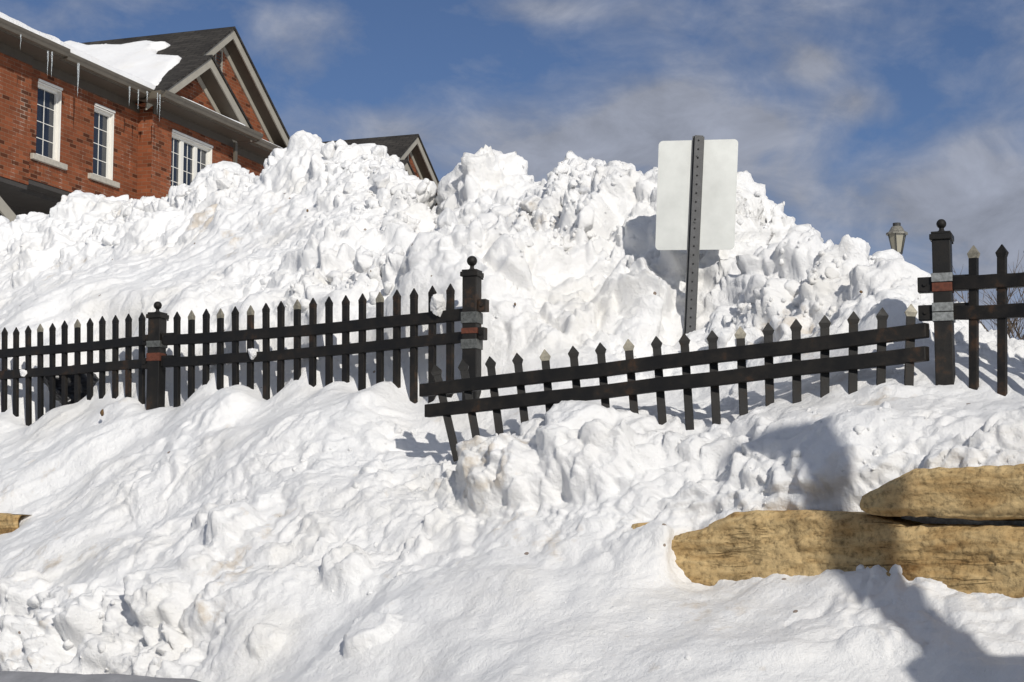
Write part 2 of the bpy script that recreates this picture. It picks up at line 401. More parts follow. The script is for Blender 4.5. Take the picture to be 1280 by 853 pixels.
LEDGE = [(1000, 545, .55), (1060, 540, .55), (1110, 540, .55), (1160, 545, .55), (1230, 540, .52), (910, 560, .55), (1085, 583, .70), (-220, 600, .45), (-220, 660, .88), (0, 570, .45), (0, 632, .86), (100, 565, .5), (100, 640, .9), (200, 552, .5), (200, 632, .9), (300, 540, .5), (300, 622, .9), (400, 535, .5), (400, 622, .9),
         (490, 560, .5), (490, 630, .9), (550, 585, .45), (560, 560, .3), (565, 610, .6), (610, 560, .55), (645, 548, .62), (700, 544, .6), (760, 548, .55), (625, 600, .76), (700, 622, .82), (765, 618, .82),
         (700, 640, .9), (620, 640, .85), (800, 558, .5), (800, 622, .8), (860, 548, .5), (860, 622, .82), (950, 535, .45), (950, 600, .74), (1040, 520, .38), (1040, 585, .72),
         (1150, 515, .35), (1150, 568, .66), (1290, 505, .35), (1290, 562, .66), (1400, 500, .35), (1400, 556, .66)]
TOE = [(838, 664, .97), (850, 712, .96), (-220, 690, .95), (-220, 850, 1.9), (0, 668, .95), (0, 745, 1.5), (0, 838, 1.72), (100, 640, .9), (100, 690, 1.15), (100, 738, 1.5), (100, 840, 1.74), (200, 632, .9), (200, 690, 1.2), (200, 735, 1.5), (200, 840, 1.76),
       (300, 622, .9), (320, 690, 1.2), (330, 745, 1.55), (330, 845, 1.8), (400, 622, .9), (420, 700, 1.2), (450, 765, 1.6), (470, 845, 1.85), (490, 630, .9), (540, 700, 1.15), (560, 770, 1.55), (560, 853, 1.95),
       (620, 640, .88), (640, 690, 1.08), (680, 770, 1.5), (700, 853, 1.9), (700, 645, .9), (800, 655, .93), (800, 700, 1.1), (820, 780, 1.45), (820, 853, 1.8),
       (870, 714, .93), (950, 722, .93), (1060, 724, .93), (1150, 732, .93), (1290, 738, .93), (1000, 770, 1.2), (1000, 853, 1.6), (1150, 775, 1.12), (1150, 853, 1.45), (1290, 785, 1.1), (1290, 853, 1.4), (1400, 740, .93), (1400, 853, 1.4)]

def sdz(lst): 
    out = []
    for u, v, d in lst:
        s, z = onf(u, v, d); out.append((s, d, z))
    return out
CADJ = [-30, 17, 10, 32, -3, 27, 26, -4, 46, -7, 25, 1, 15, -30, 28, -8, 29, 30, -2, 4, 11, 11, 90, -7, 72, 27, -1, 24, 52, -2, 11, 30, 33, 28]
CREST = [(u, v + a_, d) for (u, v, d), a_ in zip(CREST, CADJ)]
cr = sdz(CREST)
behind = [(s, d - 0.55, z - 0.30) for s, d, z in cr] + [(s, d - 1.5, z - 1.1) for s, d, z in cr[::2]] + [(s, -5.2, 0.4) for s in range(-4, 15, 2)]
Uf = tps(cr + behind + sdz(BACK) + sdz(BASE) + sdz(LEDGE) + [(s, 1.3, -0.1) for s in (-4, -3, -2)])
Tf = tps(sdz(TOE) + [(s, 2.35, -1.05) for s in range(-4, 15, 2)] + [(s, 3.4, -1.62) for s in range(-4, 15, 2)])

S0, S1, D0, D1 = -3.6, 12.6, -4.6, 3.3
S_LOW = onf(1066, 640, .9)[0]
S_CAP = onf(1070, 520, .45)[0]
HOLE = onf(100, 480, -.25)[0]
CLEFT = onf(543, 290, -1.9)[0]; CLK = (onf(541, 240, -2.4)[0] - CLEFT) / -.5

def base_z(s, d):
    s = np.asarray(s, float); d = np.asarray(d, float)
    U = Uf(s, np.minimum(d, 1.15)); T = Tf(s, np.maximum(d, 0.7))
    s_open = onf(845, 690, .9)[0]
    k0 = sstep(s, s_open - .05, s_open + .45)
    w = 0.045 + 0.30 * k0
    k1 = sstep(s, S_LOW - .10, S_LOW + .34)
    dst = 0.68 + 0.15 * k1 + 0.01 * k0
    k = sstep(d, dst - w, dst + w)
    z = U * (1 - k) + T * k
    # cleft between the two heaps
    sc_ = CLEFT + (d + 1.9) * CLK
    z = z - 0.42 * np.exp(-((s - sc_) / .19) ** 2) * sstep(-d, 0.9, 1.8)
    # dark hollow behind the left fence
    hole = np.exp(-((s - HOLE) / .34) ** 4 - ((d + .30) / .34) ** 4)
    z = z - hole * np.maximum(0, z - 0.80)
    return z

def roughness(s, d, p):
    """how broken the snow is: 0 wind-smooth, 1 ploughed lumps"""
    z = p[:, 2]
    left = sstep(s, 4.2, 6.6) 
    mound = sstep(-d, 0.15, 0.6)
    crest = sstep(-d, 1.35, 2.1)
    m = mound * (1 - left * 0.86 * (1 - crest * 0.75))
    # chopped plough face at lower left, bulge, ledge front
    low = sstep(d, 1.38, 1.55) * sstep(s, 2.6, 3.4) * 1.0
    bul = np.exp(-((s - onf(690, 600, .7)[0]) / 1.0) ** 2 - ((d - .75) / .35) ** 2) * 0.7
    led = np.exp(-((d - .62) / .25) ** 2) * (1 - sstep(s, 2.2, 3.2)) * 0.8
    mid = np.exp(-((d - 1.15) / .3) ** 2) * np.exp(-((s - 3.1) / 1.2) ** 2) * 0.6
    patch = 0.30 * sstep(vnoise(p * 1.1 + 9.1, 5), .05, .6)
    return np.clip(np.maximum.reduce([m, low, bul, led, mid]) + patch * (1 - mound), 0.04, 1.0)

def mound_w(d): return sstep(-d, 0.0, 0.5)

BUMPS = []
def displaced(s, d, bumps=True):
    n = len(s); e = 0.02
    z = base_z(s, d)
    zs = (base_z(s + e, d) - z) / e; zd = (base_z(s, d + e) - z) / e
    XY = P0[None] + s[:, None] * D[None] + d[:, None] * NF[None]
    p = np.concatenate([XY, z[:, None]], 1)
    nx = -(zs[:, None] * D[None] + zd[:, None] * NF[None]); nr = np.concatenate([nx, np.ones((n, 1))], 1)
    nr /= np.linalg.norm(nr, axis=1)[:, None]
    # soften the push where the wall step is nearly upright, so the snow stays on the stones
    r = roughness(s, d, p)
    warp = np.stack([fbm(p * 2.3 + k * 11.3, 3, 40 + k) for k in range(3)], 1)
    clus = sstep(vnoise(p * 1.9 + 3.3, 8), -.35, .45); clus2 = sstep(vnoise(p * 3.7 + 1.3, 9), -.3, .4)
    h = 0.10 * fbm(p * 1.15, 4, 3) * (0.5 + 0.5 * r) - 0.075 * r
    bil = np.abs(fbm(p * 2.3 + warp * .3, 4, 6)); bil2 = np.abs(fbm(p * 5.5 + warp * .4, 3, 7))
    h += r * (0.24 * bil + 0.10 * bil2 * (.4 + .6 * clus))
    q = p + warp * 0.10
    for L, amp, thr, seed, msk in ((0.40, 0.26, 0.25, 11, 1.0), (0.19, 0.27, 0.35, 12, .6 + .4 * clus), (0.095, 0.42, 0.38, 13, .45 + .55 * clus2), (0.047, 0.42, 0.35, 14, .45 + .55 * clus2)):
        F1, F2, ID, TI = worley(q / L + warp * 0.3, seed, True)
        gap = sstep(F2 - F1, 0.0, 0.22)
        keep = sstep(ID, thr, thr + .2)
        h += L * amp * gap * keep * (0.25 + 0.60 * ID + np.clip(0.55 * TI, -.25, .25)) * r * msk
    h += (0.010 * (np.abs(vnoise(p * 11 + warp, 21)) - .4) + 0.016 * fbm(p * 21, 4, 22, .6)) * (0.12 + .88 * r)
    for (cx_, cy_, cz_, rad) in (BUMPS if bumps else ()):
        dx = p - np.array([cx_, cy_, cz_]); near = (np.abs(dx) < rad * 1.6).all(1)
        if near.any():
            pn = p[near]; dist = np.linalg.norm(dx[near], axis=1) / rad + .30 * fbm(pn * (1.3 / rad), 4, 61) + .10 * fbm(pn * (4 / rad), 3, 62)
            F1, F2, ID, TI = worley(pn * (1.1 / rad), 63, True)
            k_ = 1 - sstep(dist, .55, .95)
            h[near] += rad * k_ * (.46 + .22 * TI * sstep(F2 - F1, 0, .25))
    # soft hollows and swells where it is not broken
    h += 0.07 * fbm(p * np.array([1.6, 1.6, 2.2]) + 5.5, 3, 25) * (1 - mound_w(d)) + 0.022 * fbm(p * 4.2 + 2.2, 3, 26)
    # slide streaks running down to the left
    c = 0.62 * s + 0.78 * p[:, 2] + warp[:, 0] * .05; t = 0.78 * s - 0.62 * p[:, 2]
    st = fbm(np.stack([c * 4.5, t * 0.8, d * 1.2], 1), 4, 31)
    h += (0.075 * st - 0.02) * sstep(s, 2.6, 4.4) * (1 - 0.75 * r)
    # plough scrape lines low on the right
    c2 = p[:, 2] + 0.18 * d + warp[:, 1] * .03
    sc = fbm(np.stack([s * 0.9, c2 * 11, d * 1.5], 1), 4, 33)
    h += 0.025 * sc * sstep(d, 1.0, 1.3) * (1 - sstep(s, 2.6, 3.4))
    fade = 1 - 0.55 * 0.25 * np.exp(-((d - .70) / .07) ** 2) * (1 - sstep(s, 1.9, 2.4))
    h = np.where(h > 0, h * (1 - .72 * np.exp(-((s - S_CAP) / .42) ** 4 - ((d - .45) / .24) ** 4)), h)
    fade = fade * (1 - .72 * np.exp(-((d + .03) / .19) ** 2) * sstep(s, 2.5, 3.0))
    return p + nr * (h * fade)[:, None], nr, r

STEP = 0.0105
ns = int((S1 - S0) / STEP); 
dl = np.concatenate([np.arange(D0, -2.9, 0.035), np.arange(-2.9, -2.0, .0125), np.arange(-2.0, -.40, STEP * .85), np.arange(-.40, -.06, .0055), np.arange(-.06, -.004, STEP), np.arange(0, .60, STEP), np.arange(.60, .95, .0032), np.arange(.95, 1.45, STEP), np.arange(1.45, 1.85, .007), np.arange(1.85, 2.2, STEP), np.arange(2.2, D1, 0.04)])
sl = np.linspace(S0, S1, ns)
i0 = int(np.argmin(np.abs(dl)))

def grid_mesh(name, dvals, material):
    ss, dd = np.meshgrid(sl, dvals); ss = ss.ravel(); dd = dd.ravel()
    P = np.empty((len(ss), 3))
    for a in range(0, len(ss), 120000):
        P[a:a + 120000] = displaced(ss[a:a + 120000], dd[a:a + 120000])[0]
    nr, nc = len(dvals), len(sl)
    idx = np.arange(nr * nc).reshape(nr, nc)
    q = np.stack([idx[:-1, :-1], idx[1:, :-1], idx[1:, 1:], idx[:-1, 1:]], -1).reshape(-1, 4)
    return P, q

def np_mesh(name, P, quads, tris, material):
    me = bpy.data.meshes.new(name)
    nq = len(quads); nt = len(tris) if tris is not None else 0
    me.vertices.add(len(P)); me.vertices.foreach_set('co', P.astype(np.float32).ravel())
    loops = quads.ravel() if not nt else np.concatenate([quads.ravel(), tris.ravel()])
    starts = np.arange(nq) * 4
    if nt: starts = np.concatenate([starts, nq * 4 + np.arange(nt) * 3])
    me.loops.add(len(loops)); me.loops.foreach_set('vertex_index', loops.astype(np.int32))
    me.polygons.add(nq + nt); me.polygons.foreach_set('loop_start', starts.astype(np.int32))
    me.polygons.foreach_set('use_smooth', np.ones(nq + nt, bool))
    me.update(calc_edges=True); me.validate()
    me.materials.append(material)
    o = bpy.data.objects.new(name, me); COL.objects.link(o); return o

def ico(sub):
    bm = bmesh.new(); bmesh.ops.create_icosphere(bm, subdivisions=sub, radius=1.0)
    V = np.array([v.co[:] for v in bm.verts]); T = np.array([[v.index for v in f.verts] for f in bm.faces]); bm.free(); return V, T
ICO2, ICO3, ICO4, ICO5 = ico(2), ico(3), ico(4), ico(5)

def clod(c, r, rng, src=None):
    V, T = src if src is not None else (ICO4 if r > .06 else (ICO3 if r > .028 else ICO2))
    sc = rng.uniform(0.7, 1.2, 3); off = rng.uniform(-50, 50, 3)
    pn = rng.normal(size=(13, 3)); pn /= np.linalg.norm(pn, axis=1)[:, None]; pd = rng.uniform(.62, 1.0, 13)
    h = np.minimum((pd[None] / np.maximum(V @ pn.T, .25)).min(1), 1.25)
    h *= 1 + 0.16 * fbm(V * 1.6 + off, 3, 3, 0.55) + .07 * fbm(V * 4.5 + off, 3, 6)
    if len(V) > 2000: h += .05 * np.abs(fbm(V * 3.2 + off, 4, 5)) + .03 * fbm(V * 12 + off, 3, 6)
    a = rng.uniform(0, 6.28); ca, sa = math.cos(a), math.sin(a)
    W = V * h[:, None] * sc; W = np.stack([W[:, 0] * ca - W[:, 1] * sa, W[:, 0] * sa + W[:, 1] * ca, W[:, 2]], 1)
    return c + W * r, T

def surf(u, v):
    """first point of the base snow surface along the sight line"""
    r = ray(u, v); ys = np.arange(5.5, 19, 0.01)
    pt = r[None] * ys[:, None]; rel = pt[:, :2] - P0[None]
    s = rel @ D; d = rel @ NF
    k = np.argmax(pt[:, 2] < base_z(s, d))
    return Vector(pt[k])

def scatter(n, dr, rng, want):
    s = rng.uniform(S0 + 1, S1 - .5, n); d = rng.uniform(dr[0], dr[1], n)
    p, nr, r = displaced(s, d)
    keep = rng.uniform(0, 1, n) < want(s, d, r)
    return p[keep], nr[keep], r[keep]

def with_clods(P, q, n, dr, rng, want, rmin, rmax):
    p, nr, r = scatter(n, dr, rng, want)
    VV = [P]; TT = []; k = len(P)
    cm = CLM(p)
    for c, m, rr, cc in zip(p, nr, r, cm):
        if rng.uniform() > cc: continue
        rad = min(rmax, rmin * (rng.pareto(1.75) + 1)) * (0.5 + 0.5 * rr)
        V, T = clod(c + m * rad * rng.uniform(-.25, .35), rad, rng)
        VV.append(V); TT.append(T + k); k += len(V)
    return np.concatenate(VV), q, (np.concatenate(TT) if TT else None)

rng = np.random.default_rng(5)
for u, v, rad in [(58, 322, .26), (35, 345, .16), (95, 318, .13), (428, 312, .13), (412, 322, .09), (520, 250, .16), (700, 320, .20), (735, 290, .22), (775, 245, .15), (800, 380, .22), (640, 300, .15), (605, 215, .14), (1000, 330, .13), (390, 195, .16), (345, 205, .10), (270, 225, .09), (295, 668, .14), (262, 650, .10), (432, 715, .15), (250, 712, .09), (465, 790, .13), (30, 735, .13), (520, 690, .08), (545, 655, .07), (618, 590, .20), (680, 588, .22), (750, 590, .21), (465, 585, .07), (480, 600, .045), (940, 585, .10), (190, 775, .10), (110, 785, .12), (330, 800, .09)]:
    c_ = surf(u, v); BUMPS.append((c_.x, c_.y, c_.z, rad * 1.15))
Pm, qm = grid_mesh('m', dl[:i0 + 1], None)
CLM = lambda p: sstep(vnoise(p * 1.9 + 3.3, 8), -.1, .6)
V, Q, T = with_clods(Pm, qm, 16000, (-2.5, -.1), rng, lambda s, d, r: r * r * 0.9, 0.009, 0.07)
o = np_mesh('snow_mound', V, Q, T, M['snow']); tag(o, 'high ploughed heap of lumpy white snow behind the broken fence', 'snow heap', kind='structure')
Pb, qb = grid_mesh('b', dl[i0:], None)
V, Q, T = with_clods(Pb, qb, 5000, (.2, 2.0), rng, lambda s, d, r: .03 + r * 0.7, 0.006, 0.045)
o = np_mesh('snow_bank', V, Q, T, M['snow']); tag(o, 'sunlit snow bank sloping from the fence down to the roadside', 'snow bank', kind='structure')

DIRT_UP = (.015, .03, .01, .03, .03, .03)
# single snow lumps one can point to
def snow_lump(p, r, label, sc=(1, 1, 1), seed=1, name='snow_lump'):
    rg = np.random.default_rng(seed); V, T = clod(np.zeros(3), r, rg, ICO5)
    V = V * np.array(sc)
    o = np_mesh(name, V, np.zeros((0, 4), int), T, M['clean_snow']); o.location = p
    return tag(o, label, 'snow lump')

for k, (u, v, r_, lab) in enumerate(((130, 518, .028, 'brown dried weed stub on the snow below the left post'), (100, 312, .03, 'brown frozen dirt clump high on the left heap'), (262, 719, .03, 'tan dirt flake stuck in snow at lower left'),
        (388, 268, .018, 'small brown dirt clump below the heap peak'), (648, 386, .016, 'rusty brown speck of dirt right of the middle post'), (1080, 371, .016, 'small ochre dirt clump near the right gatepost'))):
    c_ = surf(u, v); V_, T_ = clod(np.zeros(3), r_, np.random.default_rng(90 + k), ICO3)
    V_ = V_ * np.array([.6, .6, 1.2 if k in (0, 2) else .7]) * .8
    ob = np_mesh('dirt_clump', V_, np.zeros((0, 4), int), T_, M['dirt']); ob.location = c_ + Vector((NF[0], NF[1], .7)) * DIRT_UP[k]
    tag(ob, lab, 'dirt clump', 'brown dirt clumps on the snow')

# ------------------------------------------------------------------ sandstone wall blocks
def stone_block(top, bot, d, depth, label, seed=1):
    """split-faced slab: upper and lower edge of its face (photo positions), with real depth and bedding relief"""
    T_ = [onf(u, v, d) for u, v in top]; B_ = [onf(u, v, d) for u, v in bot]
    T_.sort(); B_.sort()
    s0 = max(T_[0][0], B_[0][0]); s1 = min(T_[-1][0], B_[-1][0])
    ns_ = max(8, int((s1 - s0) / .011)); S = np.linspace(s0, s1, ns_)
    # gentle rounding of the two ends
    zt = np.interp(S, [p[0] for p in T_], [p[1] for p in T_]); zb = np.interp(S, [p[0] for p in B_], [p[1] for p in B_])
    one = np.stack([S * 5, S * 0 + seed * 7.7, S * 0], 1)
    zt = zt + .010 * fbm(one, 4, 30) + .006 * fbm(one * 6, 3, 34); zb = zb + .008 * fbm(one + 40, 4, 31) + .005 * fbm(one * 6, 3, 35)
    nb = 44
    prof = [(-depth, 0.0)] + [(-depth + depth * k / 8, 0.0) for k in range(1, 8)] + [(0.0, k / nb) for k in range(nb + 1)] + [(-depth * k / 8, 1.0) for k in range(1, 9)]
    DD = np.array([p[0] for p in prof]); BB = np.array([p[1] for p in prof])
    ss, dd = np.meshgrid(S, DD); _, bb = np.meshgrid(S, BB)
    zz = zb[None] * (1 - bb) + zt[None] * bb
    hgt = (zt - zb)[None] + 0 * bb
    ss = ss.ravel(); dd = dd.ravel(); bb = bb.ravel(); zz = zz.ravel(); hgt = hgt.ravel()
    p3 = np.stack([ss, dd * .6, zz], 1) + seed * 3.1
    front = (dd > -1e-6).astype(float)
    wz = zz + .020 * fbm(p3 * 2.5, 3, 50) + .006 * fbm(p3 * 9, 3, 51)
    lay = wz / .045; li = np.floor(lay); lf = lay - li
    rnd = (_h(li.astype(int), (np.floor(ss * 1.6 + .5 * fbm(p3 * 3, 2, 57)) + li * 3).astype(int), li.astype(int) * 0 + seed, 5) / 0xffffff)
    h = .020 * fbm(p3 * np.array([2, 2, 4]), 4, 52) + (.016 * (rnd - .5)) * sstep(lf, 0, .18) + .010 * (lf - .5) * (rnd > .55)
    h += .010 * fbm(p3 * np.array([9, 9, 26]), 4, 53, .6) + .004 * fbm(p3 * 55, 3, 54, .7)
    ck = np.abs(vnoise(p3 * np.array([2.3, 2.3, 1.1]), 58)); h -= .016 * (1 - sstep(ck, 0, .022)) * sstep(vnoise(p3 * 1.7, 59), -.1, .3)
    edge = np.minimum(bb, 1 - bb) * hgt
    h -= .030 * np.exp(-(edge / .018) ** 1.3)
    ends = np.minimum(ss - s0, s1 - ss); h -= .03 * np.exp(-(ends / .016) ** 1.5)
    dd = d + dd + h * front
    zz = zz + (1 - front) * .012 * fbm(p3 * 4, 3, 56) * (np.abs(dd - d) > .03)
    XY = P0[None] + ss[:, None] * D[None] + dd[:, None] * NF[None]
    P = np.concatenate([XY, zz[:, None]], 1); o_ = P.mean(0)
    nr = len(prof); idx = np.arange(nr * ns_).reshape(nr, ns_)
    q = np.stack([idx[:-1, :-1], idx[1:, :-1], idx[1:, 1:], idx[:-1, 1:]], -1).reshape(-1, 4)
    ob_ = np_mesh('stone_block', P - o_, q, None, M['stone'])
    bm = bmesh.new(); bm.from_mesh(ob_.data)
    bmesh.ops.holes_fill(bm, edges=[e for e in bm.edges if e.is_boundary], sides=0); bmesh.ops.recalc_face_normals(bm, faces=bm.faces)
    bm.to_mesh(ob_.data); bm.free()
    ob_.location = o_
    return tag(ob_, label, 'stone block', 'sandstone blocks of the retaining wall')

stone_block([(1067, 622), (1090, 610), (1112, 598), (1140, 586), (1290, 581), (1420, 578)], [(1067, 638), (1085, 644), (1160, 647), (1290, 649), (1420, 650)], .955, .55, 'upper tan sandstone block above the dark joint of the wall', 1)
stone_block([(835, 672), (872, 662), (890, 652), (912, 641), (940, 638), (1060, 640), (1130, 656), (1290, 660), (1420, 660)], [(835, 735), (1060, 745), (1290, 762), (1420, 768)], .92, .55, 'long lower tan sandstone block crossed by a shadow at right', 2)
stone_block([(774, 655), (810, 653)], [(774, 690), (810, 690)], .90, .4, 'small glimpse of brown stone poking out of the snow mid-bank', 3)
stone_block([(-70, 640), (20, 644)], [(-70, 680), (20, 680)], .90, .4, 'brown stone corner showing through snow at far left edge', 4)

# ------------------------------------------------------------------ fence
RAILN = Vector((NF[0], NF[1], 0))

def spear(mb, p, ax, side, w, h, flare):
    """pointed picket head: flat blade with a flare, swelling to a point"""
    ax = ax.normalized(); side = (side - ax * side.dot(ax)).normalized(); th = ax.cross(side).normalized()
    def ring(a, ww, t): 
        c = p + ax * a
        return [c - side * ww / 2 - th * t / 2, c + side * ww / 2 - th * t / 2, c + side * ww / 2 + th * t / 2, c - side * ww / 2 + th * t / 2]
    t = 0.024
    a = ring(0, w * 0.98, t); b = ring(h * .35, w * flare, t * 1.1); c = ring(h, w * 0.08, t * .2)
    mb.hexa(a, b); mb.hexa(b, c)

def panel(label, rails, pickets, flare, group, matl, name='picket_fence', worn=(), tilt=None, sag=0.004):
    root = empty(name, rails[0][0], label=label, cat='picket fence', group=group)
    base = Vector(rails[0][0])
    for a, b, hh in rails:
        a = Vector(a) - base; b = Vector(b) - base
        m = MB(); K = 8
        pr = [a + (b - a) * (k / K) + Vector((0, 0, -sag * math.sin(math.pi * k / K) + (random.uniform(-.003, .003) if 0 < k < K else 0))) + RAILN * random.uniform(-.004, .004) for k in range(K + 1)]
        ring0 = len(m.v)
        for k, c_ in enumerate(pr):
            m.v += [tuple(c_ + RAILN * x_ * .021 + Vector((0, 0, y_ * hh / 2))) for x_, y_ in ((-1, -1), (1, -1), (1, 1), (-1, 1))]
        for k in range(K):
            for q_ in range(4): m.f.append((ring0 + k * 4 + q_, ring0 + k * 4 + (q_ + 1) % 4, ring0 + k * 4 + 4 + (q_ + 1) % 4, ring0 + k * 4 + 4 + q_)); m.mi.append(0)
        m.f.append(tuple(ring0 + q_ for q_ in range(4))); m.f.append(tuple(ring0 + K * 4 + q_ for q_ in range(4))[::-1]); m.mi += [0, 0]
        m.build('rail', matl, root, bevel=.004)
    side = Vector((D[0], D[1], 0)) if tilt is None else tilt
    for k, (top, bot, w) in enumerate(pickets):
        top = Vector(top) - base; bot = Vector(bot) - base
        ax = (top - bot).normalized(); h = w * 1.45
        m = MB(); m.bar(bot, top - ax * h, 0.024, w, ax.cross(side))
        pk = m.build('picket', matl, root, bevel=.002)
        m = MB(); spear(m, top - ax * h, ax, side, w, h, flare)
        tp = m.build('spear_tip', M['tip'] if k in worn else matl, pk)
        if k in worn: tp['label'] = 'pale worn spear tip'
    return root

def lerp(pts, u):
    for (u0, v0), (u1, v1) in zip(pts, pts[1:]):
        if u <= u1: return v0 + (v1 - v0) * (u - u0) / (u1 - u0)
    (u0, v0), (u1, v1) = pts[-2:]; return v0 + (v1 - v0) * (u - u0) / (u1 - u0)

UA = [-36, -22.5, -8.4, 5.9, 20.3, 35.4, 50.2, 65.9, 81, 96.7, 112.5, 128.2, 144.3, 160.7, 177.4]
UB = [221.3, 239.7, 257.7, 275.7, 294.1, 313.1, 332.5, 351.1, 371.8, 391.3, 411.3, 432, 453.1, 474.6, 496, 517.8, 540.8, 563.2]
def standing(us, tops, bots, w):
    out = []
    for k, u in enumerate(us):
        j = random.uniform(-.5, .5)
        out.append((fpt(u + j * .6, lerp(tops, u) + random.uniform(-1, 1), 0), fpt(u + random.uniform(-.8, .8), lerp(bots, u), 0), w))
    return out
GP = 'black picket panels of the roadside fence'
panel('black picket panel standing in snow left of the ball-topped post', [(fpt(-48, 446.5, 0), fpt(189, 425.5, 0), .058), (fpt(-48, 473, 0), fpt(189, 454, 0), .058)],
      standing(UA, [(-40, 416), (0, 411), (190, 389)], [(-40, 545), (190, 535)], .040), 1.0, GP, M['iron'], worn=(6, 9))
panel('long black picket panel between the two ball-topped posts in snow', [(fpt(206, 425.5, 0), fpt(582, 393, 0), .064), (fpt(206, 453.5, 0), fpt(582, 421.5, 0), .060)],
      standing(UB, [(200, 393), (391, 373), (570, 355)], [(200, 525), (570, 520)], .042), 1.0, GP, M['iron'], worn=(1, 3, 5, 8, 13), sag=.014)
panel('upright black picket panel right of the gatepost against the sky', [(fpt(1190, 354.5, 0), fpt(1420, 340, 0), .062), (fpt(1190, 391, 0), fpt(1420, 383, 0), .062)],
      [(fpt(u, 307 - (u - 1217) * .04, 0), fpt(u + .5, 520, 0), .040) for u in (1217, 1252.5, 1288, 1325, 1363, 1402)], 1.32, GP, M['iron'], worn=(0,))
# the fallen panel: swung out towards the road and sagging to the left
def fy(u): return 9.45 - (u - 527) / 633 * 1.22
def fp(u, v): return at(u, v, fy(u))
UFT = [543.5, 577.6, 612, 646, 680.6, 716, 750, 785, 820, 855, 890, 925, 960, 995, 1031, 1067, 1103, 1139]
UFB = [572, 597, 625, 658, 690, 726, 760, 795, 829, 862.5, 896, 930.5, 963, 996.5, 1031, 1065.5, 1100, 1134.5]
VFT = [(543, 456), (577, 450), (680, 437), (785, 424), (890, 413), (1031, 394), (1139, 380)]
VFB = [(572, 576), (597, 556), (625, 545), (1139, 530)]
panel('fallen black picket panel leaning left across the snow beside the sign', [(fp(527.5, 488.5), fp(1160, 413), .066), (fp(533.5, 514), fp(1159, 442), .066)],
      [(fp(a, lerp(VFT, a)), fp(b, lerp(VFB, b)), .0405) for a, b in zip(UFT, UFB)], 1.38, GP, M['iron'], worn=(4, 7, 11, 17), tilt=Vector((-1, .05, 0)))

def post(u0, v_ball, v_captop, v_base, d, w, label, bands, arms, lean=0.0):
    s, zc = onf(u0, v_captop, d); _, zb = onf(u0, v_base, d); _, zt = onf(u0, v_ball, d)
    g = fr(s, d, zb - .35)
    root = empty('fence_post', g, math.atan2(.33, -.94), label, 'fence post', 'ball-topped square posts of the fence')
    h = zc - g.z; ht = zt - g.z
    m = MB(); m.box(-w / 2, w / 2, -w / 2, w / 2, 0, h - .03); m.build('shaft', M['iron'], root, bevel=.004)
    m = MB(); c = w * .62
    m.box(-c, c, -c, c, h - .034, h - .008); m.box(-c * .86, c * .86, -c * .86, c * .86, h - .008, h + .004)
    for k in range(5):
        x = -c + c * 2 * (k + .5) / 5
        m.box(x - .006, x + .006, -c - .004, -c + .004, h - .044, h - .034)
    m.build('cap', M['iron'], root, bevel=.003)
    r = (ht - h) * .34
    m = MB(); prof = [(h + .003, .020), (h + .008, .022), (h + .014, .012), (ht - 2 * r, .011)]
    prof += [(ht - r - r * math.cos(a), max(.010, r * math.sin(a))) for a in np.linspace(.5, 2.7, 10)] + [(ht, .001)]
    m.lathe((0, 0, 0), prof, 16); m.build('ball_finial', M['iron'], root, smooth=True)
    for va, vb, key in bands:
        za = onf(u0, va, d)[1] - g.z; zb2 = onf(u0, vb, d)[1] - g.z; k = w / 2 + .004 + (.002 if key != 'rust' else 0)
        m = MB(); m.box(-k, k, -k, k, zb2, za); bo = m.build('bracket_band', M[key], root, bevel=.002)
        bo['label'] = 'grey galvanised bracket band' if key != 'rust' else 'rust red bracket band'
    for v, sd, ln in arms:
        zc2 = onf(u0, v, d)[1] - g.z
        m = MB(); a, b = (w / 2 + .004, w / 2 + ln) if sd > 0 else (-w / 2 - ln, -w / 2 - .004)
        m.box(a, b, -.028, .028, zc2 - .034, zc2 + .034); br = m.build('bracket_arm', M['iron'], root, bevel=.003)
        m = MB(); xm = (a + b) / 2
        m.tube([(xm, .026, zc2), (xm, .037, zc2)], .009, 8); m.build('bolt', M['iron'], br)
    return root
post(197, 377, 392, 512, 0, .088, 'left ball-topped black post half buried between two standing panels', [(427, 435, 'dull_zinc'), (442, 452, 'rust')], [(425, 1, .05), (454, 1, .05), (424, -1, .09), (452, -1, .09)])
post(590, 320, 339, 480, 0, .084, 'middle ball-topped black post at the broken end of the fence', [(391, 405, 'dull_zinc'), (411, 418, 'rust'), (425, 437, 'dull_zinc')], [(383, -1, .05), (418, -1, .04)])
post(1177, 274, 292, 492, 0, .082, 'right ball-topped black gatepost with grey bracket bands', [(343, 354, 'zinc'), (355, 366, 'rust'), (380, 391, 'zinc'), (392, 403, 'zinc')], [(356, 1, .07), (391, 1, .07), (355, -1, .09), (390, -1, .09)])

# snow lumps on and beside the fence
def near(u, v, d, off=.03): 
    p = fpt(u, v, d); return p
snow_lump(fpt(316, 441, .03), .033, 'snowball stuck to the rails of the long standing panel', (1, 1, .9), 3)
snow_lump(fpt(549, 381, .02), .062, 'big snow lump hanging on the pickets beside the middle post', (.9, .8, 1.15), 8)
snow_lump(fpt(29, 467, .035), .036, 'grey white snow patch stuck on the left panel lower rail', (.9, .45, .7), 6)

